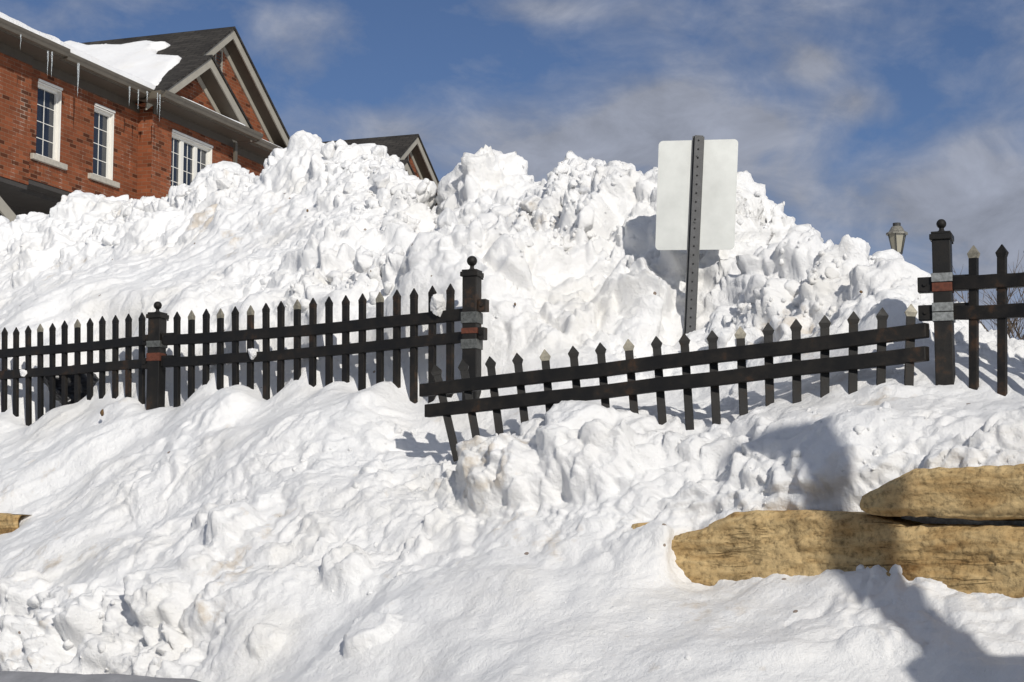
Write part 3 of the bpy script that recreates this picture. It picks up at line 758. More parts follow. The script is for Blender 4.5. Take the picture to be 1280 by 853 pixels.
# ------------------------------------------------------------------ sign seen from behind
YS = 10.3
pt = at(873, 171, YS); pb = at(861, 438, YS)
root = empty('road_sign', pb, label='blank grey back of a road sign on a dark perforated post', cat='sign')
ax = (pt - pb).normalized(); sx = Vector((1, .03, 0)); sx = (sx - ax * sx.dot(ax)).normalized(); nn = ax.cross(sx).normalized()
if nn.y > 0: nn = -nn
L = (pt - pb).length
mm = MB()
w, t = .066, .03
loc = lambda a, b, c: sx * a + nn * b + ax * c
def bx(a0, a1, b0, b1, c0, c1):
    mm.hexa([loc(a0, b0, c0), loc(a1, b0, c0), loc(a1, b1, c0), loc(a0, b1, c0)], [loc(a0, b0, c1), loc(a1, b0, c1), loc(a1, b1, c1), loc(a0, b1, c1)])
bx(-.020, .020, .030, .034, -.4, L)                     # web of the U channel facing the camera
bx(-.024, -.020, .004, .034, -.4, L); bx(.020, .024, .004, .034, -.4, L)
bx(-.034, -.024, .004, .008, -.4, L); bx(.024, .034, .004, .008, -.4, L)
mm.cur = 1
k = 0.03
while k < L:
    c = loc(-.002, .0346, L - k)
    ring = [c + sx * math.cos(a) * .0055 + ax * math.sin(a) * .0055 for a in np.linspace(0, 2 * math.pi, 9)[:-1]]
    mm.prism(ring, nn * .0012); k += .0508
mm.build('sign_post', [M['signpost'], M['black']], root)
# plate with rounded corners
tl, tr, bl, brr = [at(*q, YS) - pb for q in ((823.5, 176.5), (923, 174), (819, 313), (918, 312))]
def plate_pt(a, b): return (tl * (1 - a) + tr * a) * (1 - b) + (bl * (1 - a) + brr * a) * b
rx, ry = .055, .04; ring = []
for (ca, cb, a0) in ((1 - rx, ry, -90), (1 - rx, 1 - ry, 0), (rx, 1 - ry, 90), (rx, ry, 180)):
    for q in range(7):
        an = R(a0 + 15 * q); ring.append(plate_pt(ca + rx * math.cos(an), cb + ry * math.sin(an)))
mp_ = MB(); mp_.prism([p - nn * .001 for p in ring], -nn * .003); pl = mp_.build('sign_plate', M['sign'], root)
for c in (.12, .5):
    mb = MB(); p = loc(-.002, .034, L - c); mb.tube([p, p + nn * .006], .007, 8); mb.build('bolt', M['signpost'], root)

# ------------------------------------------------------------------ dark bag in the hollow
rg = np.random.default_rng(12)
root = None
c0 = fpt(98, 488, -.26)
V_, T_ = clod(np.zeros(3), .17, rg, ICO5)
n_ = fbm(V_ * 14, 3, 70); V_ = V_ * (1 + .06 * n_)[:, None] * np.array([1.5, .8, .95])
ob = np_mesh('black_bag', V_, np.zeros((0, 4), int), T_, M['bag']); ob.location = c0; tag(ob, 'crumpled black bag lying in a hollow behind the left fence', 'bag')

# ------------------------------------------------------------------ houses
A19 = R(19.8)
E_ = Vector((math.sin(A19), math.cos(A19), 0)); N_ = Vector((math.cos(A19), -math.sin(A19), 0))
O_ = at(75, 155, 34); O_.z = 0
def hw(n, e, z): return O_ + N_ * n + E_ * e + Vector((0, 0, z))
def on_n(u, v, n):
    r = Vector(ray(u, v)); t = (O_.dot(N_) + n) / r.dot(N_); p = r * t
    return (p - O_).dot(E_), p.z

def window(root, e0, e1, z0, z1, n, cols, rows, lights=1):
    fw = .055
    m = MB(); o0, o1 = n - .14, n - .07
    m.box(o0, o1, e0, e0 + fw, z0, z1); m.box(o0, o1, e1 - fw, e1, z0, z1)
    m.box(o0, o1, e0 + fw, e1 - fw, z0, z0 + .06); m.box(o0, o1, e0 + fw, e1 - fw, z1 - .075, z1)
    m.box(n - .069, n + .006, e1 - .02, e1 - .001, z0, z1 - .002); m.box(n - .069, n + .004, e0 + .002, e1 - .021, z1 - .03, z1 - .003)
    m.box(n + .003, n + .03, e0 - .005, e1 + .005, z1 + .001, z1 + .045)
    lw = (e1 - e0 - 2 * fw - (lights - 1) * .13) / lights
    spans = []
    for k in range(lights):
        a = e0 + fw + k * (lw + .13); spans.append((a, a + lw))
        if k < lights - 1: m.box(o0, o1 - .004, a + lw, a + lw + .13, z0 + .06, z1 - .075)
    wf = m.build('window', M['white_trim'], root, bevel=.004)
    for a, b in spans:
        g = MB(); g.box(n - .128, n - .12, a, b, z0 + .06, z1 - .075); g.build('pane', M['glass'], wf)
        mu = MB(); za, zb = z0 + .06, z1 - .075
        for c in range(1, cols): x = a + (b - a) * c / cols; mu.box(n - .1185, n - .11, x - .007, x + .007, za, zb)
        for r_ in range(1, rows): z = za + (zb - za) * r_ / rows; mu.box(n - .1175, n - .111, a, b, z - .007, z + .007)
        mu.build('muntins', M['white_trim'], wf)
    s = MB(); s.box(n - .03, n + .07, e0 - .17, e1 + .17, z0 - .11, z0 - .004); s.build('sill', M['sill'], wf, bevel=.006)
    return wf

def wall_boxes(m, n0, n1, e0, e1, z0, z1, holes):
    es = sorted({e0, e1} | {h[0] for h in holes} | {h[1] for h in holes})
    for a, b in zip(es, es[1:]):
        zz = [z0]; hs = sorted([h for h in holes if h[0] <= a + 1e-6 and h[1] >= b - 1e-6], key=lambda h: h[2])
        cur = z0
        for h in hs: m.box(n0, n1, a, b, cur, h[2]); cur = h[3]
        m.box(n0, n1, a, b, cur, z1)

def rake(root, ec, za, hw_, pitch, nf, nb, nback, left_to=None, vent=None):
    """one gable: fascia boards, frieze, soffit, brick triangle and shingled slopes"""
    ln = lambda e: za - pitch * abs(e - ec)
    eL = ec - hw_; eR = ec + hw_; eLf = eL if left_to is None else left_to
    def strip(m, e0, e1, lo, hi, n0, n1):
        m.prism([(n0, e0, ln(e0) - lo), (n0, e1, ln(e1) - lo), (n0, e1, ln(e1) - hi), (n0, e0, ln(e0) - hi)], (n1 - n0, 0, 0))
    fa, fr_, so, ro = MB(), MB(), MB(), MB()
    for a, b in ((eLf, ec), (ec, eR)):
        strip(fa, a, b, 0.0, .21, nf - .03, nf)
        strip(fr_, a, b, .195, .335, nb + .003, nb + .03)
        strip(so, a, b, .165, .185, nb, nf - .031)
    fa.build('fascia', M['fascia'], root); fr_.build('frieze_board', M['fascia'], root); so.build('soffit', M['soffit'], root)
    for a, b in ((eL - .06, ec), (ec, eR + .06)):
        ro.prism([(nback, a, ln(a) + .005), (nback, b, ln(b) + .005), (nback, b, ln(b) + .065), (nback, a, ln(a) + .065)], (nf + .035 - nback, 0, 0))
    ro.build('roof', M['shingle'], root, uv='roof')
    w = MB(); zb = ln(eL) - .19
    w.prism([(nb - .25, eL, zb - .001), (nb - .25, ec, za - .19), (nb - .25, eR, zb - .001)], (.25, 0, 0))
    w.build('gable_wall', M['brick'], root, uv=True)

def house(off, label, full=True):
    loc = O_ + N_ * off[0] + E_ * off[1] + Vector((0, 0, off[2]))
    root = empty('brick_house', loc + Vector((0, 0, 3.2)), -A19, label, 'house')
    inner = empty('x', (0, 0, 0))   # replaced below
    bpy.data.objects.remove(inner)
    parts0 = set(COL.objects)
    W1 = (-.75, .02, 7.27, 8.66); W2 = (1.15, 1.86, 7.27, 8.64); W3 = (3.55, 5.24, 7.27, 8.62)
    m = MB()
    holes = [W1, W2] if full else []
    wall_boxes(m, -.3, 0, -1.15, 2.77, 6.79, 9.05, holes)
    wall_boxes(m, -.3, .14, -8.0, -1.15, 6.62, 9.02, [])
    wall_boxes(m, .0, .32, 2.77, 6.22, 3.0, 9.05, [W3] if full else [])
    m.box(-.3, 0, 6.22, 8.75, 3.0, 9.4)
    m.build('wall', M['brick'], root, uv=True)
    m = MB(); m.box(-6, -1.3, -8, 2.77, 3.0, 6.6); m.box(-8, -.31, -8, 8.6, 6.6, 9.0)
    m.box(-6, -.31, 2.78, 8.6, 3.0, 6.59)
    m.build('rear_wall', M['dark_wall'], root)
    m = MB(); m.box(-1.29, -.02, -1.14, 2.76, 6.70, 6.785); m.box(-1.29, .12, -8, -1.16, 6.53, 6.615); m.build('overhang_soffit', M['dark_wall'], root)
    if full:
        for Wn, c, r_, l_ in ((W1, 2, 4, 1), (W2, 2, 4, 1), (W3, 2, 4, 3)):
            window(root, *Wn, 0 if Wn is not W3 else .32, c, r_, l_)
            n = 0 if Wn is not W3 else .32
            sm = MB()
            e = Wn[0] - .12
            while e < Wn[1] + .06:
                sm.box(n + .001, n + .006, e, e + .065, Wn[2] - .115 - .21, Wn[2] - .113); e += .075
            sm.build('soldier_course', M['brick'], root, uv=True)
    # soffits, frieze and gutters along the eaves
    m = MB(); m.box(-.02, .42, -1.14, 2.6, 9.03, 9.055); m.box(.121, .60, -8, -.86, 9.0, 9.025); m.box(.3, .745, 2.3, 6.5, 8.985, 9.01); m.box(-.02, .40, 6.51, 9.1, 9.03, 9.055)
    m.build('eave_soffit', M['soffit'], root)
    m = MB(); m.box(.003, .03, -1.14, 2.76, 8.86, 9.028); m.box(.143, .17, -8, -1.16, 8.83, 8.998); m.box(.323, .35, 2.78, 6.2, 8.82, 8.983); m.box(.003, .03, 6.24, 8.7, 8.86, 9.028)
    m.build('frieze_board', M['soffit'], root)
    def gut(n0, e0, e1, z0):
        g = MB()
        g.prism([(n0, e0, z0), (n0 + .085, e0, z0), (n0 + .10, e0, z0 + .05), (n0 + .13, e0, z0 + .08), (n0 + .13, e0, z0 + .135), (n0 + .115, e0, z0 + .135), (n0 + .11, e0, z0 + .09), (n0 + .01, e0, z0 + .02), (n0 + .01, e0, z0 + .135), (n0, e0, z0 + .135)], (0, e1 - e0, 0))
        g.box(n0 - .02, n0 - .001, e0, e1, z0 - .02, z0 + .15)
        g.build('gutter', M['gutter'], root)
    gut(.44, -.84, 2.44, 9.06); gut(.62, -8, -.85, 9.03); gut(.765, 2.32, 6.48, 9.015); gut(.42, 6.52, 9.1, 9.06)
    for q in ((.44, .76, 2.30, 2.318, 9.0, 9.15), (.35, .78, 6.482, 6.50, 9.0, 9.15), (.12, .7, -.848, -.842, 9.0, 9.16)):
        m = MB(); m.box(*q); m.build('eave_return', M['gutter'], root)
    # low front roof and skirt
    m = MB()
    m.prism([(.43, -8, 9.17), (-7.5, -8, 9.9), (-7.5, -8, 9.8), (.43, -8, 9.07)], (0, 11.2, 0))
    m.prism([(.76, 2.4, 9.13), (.3, 2.4, 9.30), (.3, 2.4, 9.2), (.76, 2.4, 9.06)], (0, 4.05, 0))
    m.prism([(.42, 6.46, 9.17), (0.0, 6.46, 9.34), (0.0, 6.46, 9.2), (.42, 6.46, 9.07)], (0, 2.65, 0))
    m.build('front_roof', M['shingle'], root, uv='roof')
    rake(root, 6.08, 11.47, 3.12, .695, .33, 0.0, -9.0, left_to=4.6)
    rake(root, 4.40, 10.36, 1.90, .63, .72, .322, .05)
    vz = on_n(276, 78, 0)
    m = MB(); ve, vzz = 5.98, 10.83
    m.box(.003, .035, ve - .17, ve - .12, vzz - .30, vzz + .22); m.box(.003, .035, ve + .12, ve + .17, vzz - .30, vzz + .22)
    m.box(.003, .035, ve - .12, ve + .12, vzz - .30, vzz - .25); m.box(.003, .035, ve - .12, ve + .12, vzz + .17, vzz + .22)
    vt = m.build('gable_vent', M['fascia'], root)
    m = MB()
    for k in range(6): m.box(.002, .02, ve - .12, ve + .12, vzz - .24 + k * .07, vzz - .205 + k * .07)
    m.build('louvre', M['dark_wall'], vt)
    if full:
        # porch gable board low at the left
        ea, za_ = on_n(-12, 230, .5); eb, zb_ = on_n(28, 278, .5)
        m = MB(); m.prism([(.45, ea, za_), (.45, eb, zb_), (.45, eb, zb_ - .24), (.45, ea, za_ - .24)], (.04, 0, 0)); m.build('porch_rake_board', M['fascia'], root)
        m = MB(); m.box(.42, .47, 6.0, 6.1, 6.5, 8.9); m.build('downpipe', M['gutter'], root)
    for ob_ in set(COL.objects) - parts0:
        if ob_.parent == root: ob_.location = (0, 0, -3.2)
    return root

house((0, 0, 0), 'red brick house with white windows and twin gables at upper left')
house((-.75, 12.3, .30), 'farther brick house with only its gable peak above the snow', False)

# snow on the roofs
def roof_snow(poly, thick, name, label, nrm):
    """rounded blanket: polygon (world points on the roof) inflated along nrm"""
    bm = bmesh.new(); vs = [bm.verts.new(p) for p in poly]; f = bm.faces.new(vs); bm.normal_update()
    if f.normal.dot(nrm) < 0: f.normal_flip()
    bmesh.ops.triangulate(bm, faces=bm.faces)
    for _ in range(8):
        es = [e for e in bm.edges if e.calc_length() > .12]
        if not es: break
        bmesh.ops.subdivide_edges(bm, edges=es, cuts=1); bmesh.ops.triangulate(bm, faces=[f for f in bm.faces if len(f.verts) > 3])
    bverts = {v for e in bm.edges if e.is_boundary for v in e.verts}
    bp = np.array([v.co[:] for v in bverts]); top = list(bm.verts)
    P = np.array([v.co[:] for v in top]); dist = np.array([np.sqrt(((bp - p) ** 2).sum(1).min()) for p in P])
    h = thick * np.sqrt(np.clip(1 - (1 - np.clip(dist / (thick * 1.6), 0, 1)) ** 2, 0, 1)) * (1 + .25 * fbm(P * 1.2, 4, 80)) + .02
    edge = [e for e in bm.edges if e.is_boundary]
    ret = bmesh.ops.extrude_edge_only(bm, edges=edge)
    low = [g for g in ret['geom'] if isinstance(g, bmesh.types.BMVert)]
    for v in low: v.co = v.co - nrm * .02
    for v, hh in zip(top, h): v.co = v.co + nrm * float(hh)
    bmesh.ops.recalc_face_normals(bm, faces=bm.faces)
    c = sum((Vector(p) for p in poly), Vector()) / len(poly)
    for v in bm.verts: v.co -= c
    me = bpy.data.meshes.new(name); bm.to_mesh(me); bm.free(); me.materials.append(M['clean_snow'])
    me.polygons.foreach_set('use_smooth', [True] * len(me.polygons))
    ob_ = bpy.data.objects.new(name, me); COL.objects.link(ob_); ob_.location = c
    return tag(ob_, label, 'roof snow', 'snow lying on the house roofs')

# left slope of the cross gable: plane through the ridge
EC, ZA, PI_ = 6.08, 11.54, .695
pn = (Vector((0, 0, 1)) - E_ * PI_).normalized()
pp = hw(0, EC, ZA)
def slope_pt(u, v):
    r = Vector(ray(u, v)); return r * (pp.dot(pn) / r.dot(pn))
def slope_loc(n, e): return hw(n, e, ZA - PI_ * (EC - e))
poly = [slope_pt(*q) for q in ((92, 56), (116, 62), (138, 60), (156, 61), (172, 58), (186, 56), (200, 58), (213, 57), (206, 61), (197, 64), (195, 68), (200, 73), (214, 74), (229, 75), (226, 82), (216, 92), (208, 104), (203, 115))]
poly += [slope_loc(.35, 2.75), slope_loc(-1, 2.7), slope_loc(-8, 2.7)]
roof_snow(poly, .14, 'roof_snow', 'large snow blanket on the cross roof beside the gables', pn)
fn = (N_ * .09 + Vector((0, 0, 1))).normalized()
def low_pt(n, e): return hw(n, e, 9.175 + (.43 - n) * .092)
roof_snow([low_pt(.60, -8), low_pt(.60, -.8), low_pt(.52, -.7), low_pt(.52, 2.6), low_pt(.40, 3.1), low_pt(-5, 3.1), low_pt(-5, -8)], .24, 'roof_snow', 'thick snow along the long front gutter', fn)
sk = (N_ * .35 + Vector((0, 0, 1))).normalized()
def sk_pt(n, e): return hw(n, e, 9.14 + (.76 - n) * .37)
roof_snow([sk_pt(.80, 3.1), sk_pt(.80, 5.9), sk_pt(.5, 6.1), sk_pt(.36, 5.6), sk_pt(.36, 3.3)], .07, 'roof_snow', 'narrow snow strip under the smaller gable above the gutter', sk)
def sk2(n, e): return hw(n, e, 9.18 + (.42 - n) * .40)
roof_snow([sk2(.46, 6.75), sk2(.46, 8.5), sk2(.1, 8.4), sk2(.1, 6.8)], .07, 'roof_snow', 'short snow strip at the foot of the bigger gable', sk)
h2 = N_ * -.75 + E_ * 12.3 + Vector((0, 0, .3)); pp2 = pp + h2
def slope2(u, v):
    r = Vector(ray(u, v)); return r * (pp2.dot(pn) / r.dot(pn))
roof_snow([slope2(*q) for q in ((395, 186), (420, 186), (445, 185), (462, 183.5), (472, 183), (472, 186), (468, 190), (474, 193), (480, 192), (486, 194), (490, 202), (470, 225), (395, 225))], .14, 'roof_snow', 'snow patch on the dark roof of the farther house', pn)

# icicles hanging from the gutters
for k, (u, v, ln, n, wdt, lab) in enumerate(((60, 66, .42, .74, .022, 'first thin icicle of the pair below the upper left gutter end'), (65, 67, .44, .74, .024, 'second thin icicle of the pair below the upper left gutter end'),
    (98, 81, .62, .55, .034, 'longest thick icicle hanging above between the two tall windows'), (162, 110, .36, .55, .024, 'short icicle left of the gutter corner'), (173, 114, .36, .60, .020, 'thin icicle nearest the gutter corner on its left'),
    (197, 118, .40, .88, .016, 'thin icicle at the bay gutter corner'), (200, 120, .52, .88, .018, 'longer icicle just right of the bay gutter corner'), (184, 116, .2, .75, .02, 'stubby icicle under the gutter bend'), (26, 45, .25, .74, .014, 'lone small icicle under the far left gutter'))):
    e, z = on_n(u, v, n); p = hw(n, e, z)
    m = MB(); m.tube([(0, 0, .03), (0, 0, 0), (.003, 0, -ln * .4), (-.002, .002, -ln * .75), (0, 0, -ln)], [wdt * .7, wdt * .75, wdt * .5, wdt * .28, .002], 8)
    ob_ = m.build('icicle', M['ice'], smooth=True); ob_.location = p; tag(ob_, lab, 'icicle', 'icicles hanging from the house gutters')

# ------------------------------------------------------------------ lamp, shrub
YL = 34.0; lp = at(1122, 326, YL); lt = at(1121, 276, YL); px = YL / F
root = empty('street_lamp', (lp.x, YL, 2.2), label='old-style lantern lamp rising behind the snow at right', cat='street lamp')
zb = lp.z - 2.2
m = MB(); m.lathe((0, 0, 0), [(0, .11), (.3, .11), (.32, .06), (zb - .3, .05), (zb, .05), (zb + .05, .075), (zb + .08, .05), (zb + .13, .06)], 12); m.build('pole', M['lamp_metal'], root, smooth=True)
z0 = zb + .13; z1 = z0 + .36
m = MB(); a, b = .085, .165
for q in range(6):
    t0, t1 = R(60 * q + 10), R(60 * q + 70)
    m.face((a * math.cos(t0), a * math.sin(t0), z0), (a * math.cos(t1), a * math.sin(t1), z0), (b * math.cos(t1), b * math.sin(t1), z1), (b * math.cos(t0), b * math.sin(t0), z1))
m.build('lamp_glass', M['lamp_glass'], root)
m = MB()
for q in range(6):
    t0 = R(60 * q + 10); m.tube([((a + .004) * math.cos(t0), (a + .004) * math.sin(t0), z0), ((b + .004) * math.cos(t0), (b + .004) * math.sin(t0), z1)], .011, 6)
m.lathe((0, 0, 0), [(z0 - .03, .06), (z0, .10), (z0 + .015, .10)], 12)
m.build('lamp_frame', M['lamp_metal'], root)
m = MB(); m.lathe((0, 0, 0), [(z1, .205), (z1 + .03, .205), (z1 + .06, .15), (z1 + .15, .10), (z1 + .16, .075)], 12); m.build('lamp_cap', M['lamp_cap'], root)
m = MB(); m.lathe((0, 0, 0), [(z1 + .16, .075), (z1 + .22, .075), (z1 + .225, .02)], 12); m.build('finial', M['lamp_metal'], root)

def shrub(base, h, label, seed):
    rg = random.Random(seed); m = MB()
    def br(p, d, l, r, lv):
        pts = [p]; q = p.copy(); dd = d.copy()
        for k in range(4):
            dd = (dd + Vector((rg.uniform(-.18, .18), rg.uniform(-.18, .18), rg.uniform(-.05, .12)))).normalized(); q = q + dd * l / 4; pts.append(q.copy())
        m.tube(pts, [r * (1 - .17 * k) for k in range(5)], 5)
        if lv < 3:
            for k in range(1, 5):
                for _ in range(rg.choice((1, 2))):
                    nd = (dd + Vector((rg.uniform(-.8, .8), rg.uniform(-.8, .8), rg.uniform(-.1, .5)))).normalized(); br(pts[k], nd, l * rg.uniform(.4, .6), r * .55, lv + 1)
    for k in range(6):
        br(Vector((rg.uniform(-.15, .15), rg.uniform(-.15, .15), 0)), Vector((rg.uniform(-.5, .5), rg.uniform(-.5, .5), 1)).normalized(), h * rg.uniform(.5, .7), .016, 0)
    o_ = m.build('bare_shrub', M['shrub']); o_.location = base
    return tag(o_, label, 'shrub')
sp_ = at(1262, 470, 17.0); shrub(Vector((sp_.x + .1, 17.0, .9)), 1.9, 'bare twiggy shrub behind the right fence panel', 5)

# ------------------------------------------------------------------ ground, road, ledge, added shadow casters out of view
def ground():
    n = 220; g = np.sinh(np.linspace(-5.2, 5.2, n)); g = g / g.max() * 900
    X, Y = np.meshgrid(g, g + 10); X = X.ravel(); Y = Y.ravel()
    d = (np.stack([X, Y], 1) - P0[None]) @ NF
    z = -1.66 + 2.1 * sstep(-d, 1.0, 5.0) + 3.0 * sstep(-d, 5.0, 26) + 0.25 * vnoise(np.stack([X * .07, Y * .07, X * 0], 1), 4) * sstep(-d, 4, 12)
    idx = np.arange(n * n).reshape(n, n); q = np.stack([idx[:-1, :-1], idx[:-1, 1:], idx[1:, 1:], idx[1:, :-1]], -1).reshape(-1, 4)
    ob_ = np_mesh('snowy_ground', np.stack([X, Y, z], 1), q, None, M['clean_snow']); tag(ob_, 'snow-covered ground under and behind the snow heap', 'ground', kind='structure')
ground()
m = MB(); a, b, c, e = fr(-40, 3.35, -1.62), fr(40, 3.35, -1.62), fr(40, 11, -1.62), fr(-40, 11, -1.62)
m.face(a, b, c, e); tag(m.build('road', M['asphalt']), 'wet road in front of the snow bank', 'road', kind='structure')

# snow ridge with shade painted in as grey, its crest crossing the lower left corner
def shade_ridge():
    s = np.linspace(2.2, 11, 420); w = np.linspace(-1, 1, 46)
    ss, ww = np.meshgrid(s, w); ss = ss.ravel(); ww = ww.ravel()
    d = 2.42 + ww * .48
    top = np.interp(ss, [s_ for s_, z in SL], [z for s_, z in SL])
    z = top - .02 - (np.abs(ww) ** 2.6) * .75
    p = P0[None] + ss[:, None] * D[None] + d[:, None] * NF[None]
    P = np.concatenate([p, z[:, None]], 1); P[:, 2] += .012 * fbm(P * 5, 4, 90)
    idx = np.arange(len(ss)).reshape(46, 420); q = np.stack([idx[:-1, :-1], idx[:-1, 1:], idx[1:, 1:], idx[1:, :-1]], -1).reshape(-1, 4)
    ob_ = np_mesh('shade_grey_ridge', P, q, None, M['shade_ridge']); tag(ob_, 'smooth snow ridge along the lower left edge, shade put into its grey colour', 'shade-grey snow ridge', kind='structure')
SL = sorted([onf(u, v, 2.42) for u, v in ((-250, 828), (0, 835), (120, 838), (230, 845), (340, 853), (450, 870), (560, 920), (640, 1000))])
shade_ridge()

# added unseen pole and container, placed only to throw their shadows into the view
SUN_AZ = Vector((-.30, .954, 0)).normalized(); EL = R(26)
def back_along(p, dist): q = Vector(p) - SUN_AZ * dist; return q
c = back_along(at(1108, 690, 7.35), 5.0)
tip = at(1000, 508, 8.05); hp = tip.z + (Vector((tip.x, tip.y, 0)) - Vector((c.x, c.y, 0))).length * math.tan(EL) + 1.62
root = empty('shadow_pole', (c.x, c.y, -1.62), label='unseen wooden pole added outside the view to cast the shadow band', cat='shadow caster')
m = MB(); m.tube([(0, 0, -.3), (0, 0, 2), (0, 0, hp - 1), (0, 0, hp)], [.115, .11, .095, .09], 20); m.build('shadow_pole_trunk', M['pole'], root, smooth=True)
m = MB(); m.box(-.17, .12, -.05, .05, hp - .10, hp + .01); m.build('shadow_crossarm', M['pole'], root, bevel=.01)  # added to widen the head of the cast shadow
c = back_along(at(1160, 806, 6.75), 3.0); top_c = at(1160, 806, 6.75).z + 3.0 * math.tan(EL)
H_ = top_c + 1.62
root = empty('shadow_container', (c.x, c.y, -1.62), R(-12), 'unseen blue grey corrugated container added to shade the lower right corner', 'container')
m = MB()
def wave(x0, x1, n, amp):
    out = []
    for k in range(n):
        a_ = x0 + (x1 - x0) * k / n; w_ = (x1 - x0) / n
        out += [(a_, 0), (a_ + w_ * .35, 0), (a_ + w_ * .5, amp), (a_ + w_ * .85, amp)]
    return out + [(x1, 0)]
pts = wave(.1, 5.9, 20, .035)
m.prism([(x, y, .16) for x, y in pts] + [(5.9, -2.3, .16), (.1, -2.3, .16)], (0, 0, H_ - .28)); m.build('shadow_container_shell', M['shadow_box_paint'], root)
m = MB()
for x in (0, 5.9):
    for y in (-2.36, -.02): m.box(x, x + .1, y, y + .1, 0.0, H_)
for y in (-2.36, -.02):
    m.box(.101, 5.899, y, y + .1, .03, .155); m.box(.101, 5.899, y, y + .1, H_ - .11, H_ - .005)
m.box(0.1, 5.9, -2.25, -.03, H_ - .1, H_ - .04); m.build('shadow_container_frame', M['shadow_box_paint'], root, bevel=.008)
for y0 in (-2.25, -1.135):
    m = MB(); m.box(.03, .08, y0, y0 + 1.11, .16, H_ - .12); dr = m.build('shadow_container_door', M['shadow_box_paint'], root)
    m = MB(); m.tube([(.01, y0 + .55, .18), (.01, y0 + .55, H_ - .14)], .018, 8); m.build('lock_rod', M['zinc'], dr)

# ------------------------------------------------------------------ light, sky, camera
sun = bpy.data.lights.new('sun', 'SUN'); sun.energy = 3.5; sun.angle = R(0.53); sun.color = (1.0, .955, .88)
so_ = bpy.data.objects.new('sun', sun); COL.objects.link(so_)
dirv = Vector((SUN_AZ.x * math.cos(EL), SUN_AZ.y * math.cos(EL), -math.sin(EL)))
so_.rotation_euler = dirv.to_track_quat('-Z', 'Y').to_euler(); so_.location = (6, -12, 12)

world = bpy.data.worlds.new('World'); scene.world = world; world.use_nodes = True
nt = world.node_tree; t = NT.__new__(NT); t.t = nt; t.b = None
bg = nt.nodes['Background']
sky = t.n('ShaderNodeTexSky', sky_type='NISHITA'); sky.sun_disc = False
sky.sun_elevation = EL; sky.sun_rotation = math.atan2(-SUN_AZ.x, -SUN_AZ.y)
sky.altitude = 2500; sky.air_density = 1.0; sky.dust_density = 0.2; sky.ozone_density = 3.0
co = t.n('ShaderNodeTexCoord').outputs['Generated']
mp = t.n('ShaderNodeMapping'); mp.inputs['Scale'].default_value = (1.0, 1.0, 1.7); mp.inputs['Rotation'].default_value = (0, R(-14), 0); t.l(co, mp.inputs['Vector'])
n1 = t.noise(mp.outputs[0], 7.0, 8, 0.56, 0.35)
n2 = t.noise(mp.outputs[0], 22.0, 7, 0.6, 0.4)
sx = t.n('ShaderNodeSeparateXYZ'); t.l(co, sx.inputs[0])
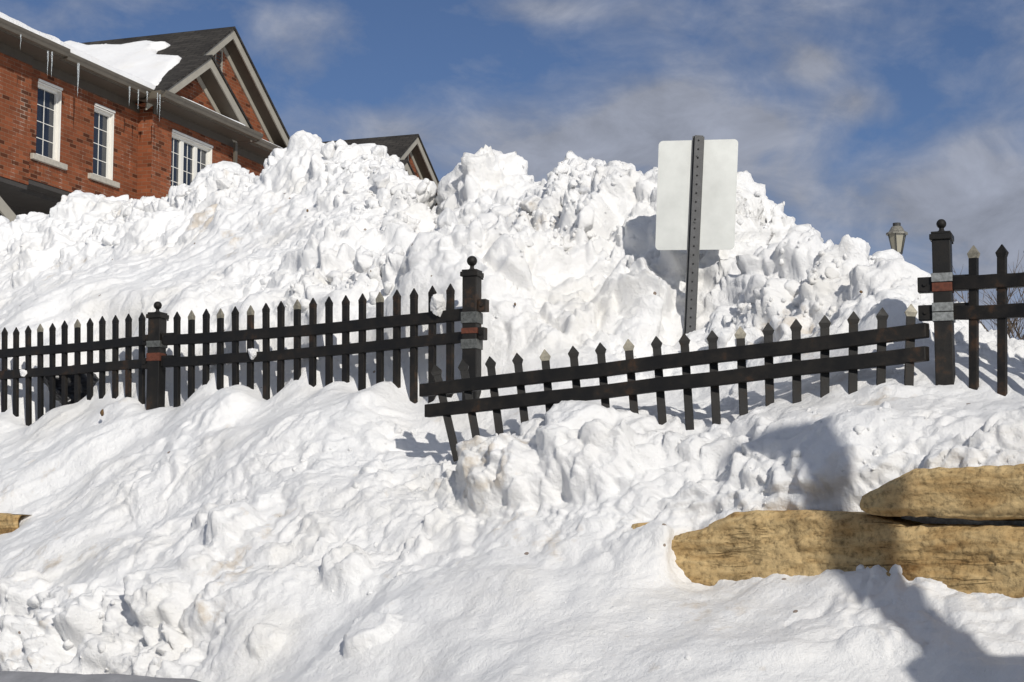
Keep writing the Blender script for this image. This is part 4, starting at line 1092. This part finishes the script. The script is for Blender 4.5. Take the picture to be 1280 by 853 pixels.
# overcast added overhead out of view for neutral fill; broken clouds lower down
acc = t.ramp(sx.outputs[2], [(0.02, (0.16,) * 3), (0.16, (0.05,) * 3), (0.27, (0.0,) * 3), (0.36, (0.02,) * 3), (0.52, (0.42,) * 3)]).outputs[0]
for u, v, wu, wv, st in ((690, 185, 330, 80, .42), (1130, 265, 270, 80, .52), (1290, 290, 160, 90, .2), (380, 35, 110, 60, .36), (665, 6, 110, 26, .30), (430, 165, 120, 45, .30), (830, 140, 110, 55, .26),
                         (1005, 85, 60, 28, .26), (1075, 132, 62, 30, .30), (960, 155, 70, 35, .22), (1210, 180, 120, 50, .16), (820, 60, 300, 60, .10)):
    dv_ = Vector(ray(u, v)).normalized()
    vm = t.n('ShaderNodeVectorMath', operation='SUBTRACT'); t.l(co, vm.inputs[0]); vm.inputs[1].default_value = dv_
    vs_ = t.n('ShaderNodeVectorMath', operation='MULTIPLY'); t.l(vm.outputs[0], vs_.inputs[0]); vs_.inputs[1].default_value = (F / wu, F / wu, F / wv)
    vl = t.n('ShaderNodeVectorMath', operation='LENGTH'); t.l(vs_.outputs[0], vl.inputs[0])
    mr = t.n('ShaderNodeMapRange', interpolation_type='SMOOTHSTEP'); t.l(vl.outputs['Value'], mr.inputs['Value'])
    for q, val in (('From Min', 1.25), ('From Max', 0.0), ('To Min', 0.0), ('To Max', st)): mr.inputs[q].default_value = val
    ad = t.n('ShaderNodeMath', operation='ADD'); t.l(acc, ad.inputs[0]); t.l(mr.outputs[0], ad.inputs[1]); acc = ad.outputs[0]
addn = t.n('ShaderNodeMath', operation='ADD'); t.l(n1.outputs['Fac'], addn.inputs[0]); t.l(acc, addn.inputs[1])
sub = t.n('ShaderNodeMath', operation='MULTIPLY_ADD'); t.l(n2.outputs['Fac'], sub.inputs[0]); sub.inputs[1].default_value = 0.5
n1c = t.n('ShaderNodeMath', operation='MULTIPLY_ADD'); t.l(n1.outputs['Fac'], n1c.inputs[0]); n1c.inputs[1].default_value = 0.7; t.l(addn.outputs[0], n1c.inputs[2]); t.l(n1c.outputs[0], sub.inputs[2])
shift = t.n('ShaderNodeMath', operation='SUBTRACT'); t.l(sub.outputs[0], shift.inputs[0]); shift.inputs[1].default_value = 1.02
mask = t.ramp(shift.outputs[0], [(0.0, (0,) * 3), (0.22, (0.42,) * 3), (0.46, (0.97,) * 3)])
wisp = t.ramp(n2.outputs['Fac'], [(0.35, (0.82,) * 3), (0.7, (1.2,) * 3)])
ccol = t.mix(1.0, (3.0, 3.25, 3.95), wisp.outputs[0], 'MULTIPLY')
sk_t = t.mix(1.0, sky.outputs[0], (0.55, 0.55, 0.61), 'MULTIPLY')
fin = t.mix(mask.outputs[0], sk_t, ccol)
t.l(fin, bg.inputs['Color']); bg.inputs['Strength'].default_value = 0.10

cam = bpy.data.cameras.new('camera'); cam.sensor_width = 36; cam.lens = F / 1280 * 36; cam.clip_end = 3000
co_ = bpy.data.objects.new('camera', cam); COL.objects.link(co_); co_.rotation_euler = (math.pi / 2 + PITCH, 0, 0)
scene.camera = co_
scene.view_settings.view_transform = 'Standard'; scene.view_settings.look = 'None'; scene.view_settings.exposure = 0; scene.view_settings.gamma = 1
scene.render.engine = 'CYCLES'; scene.cycles.max_bounces = 8; scene.cycles.diffuse_bounces = 4
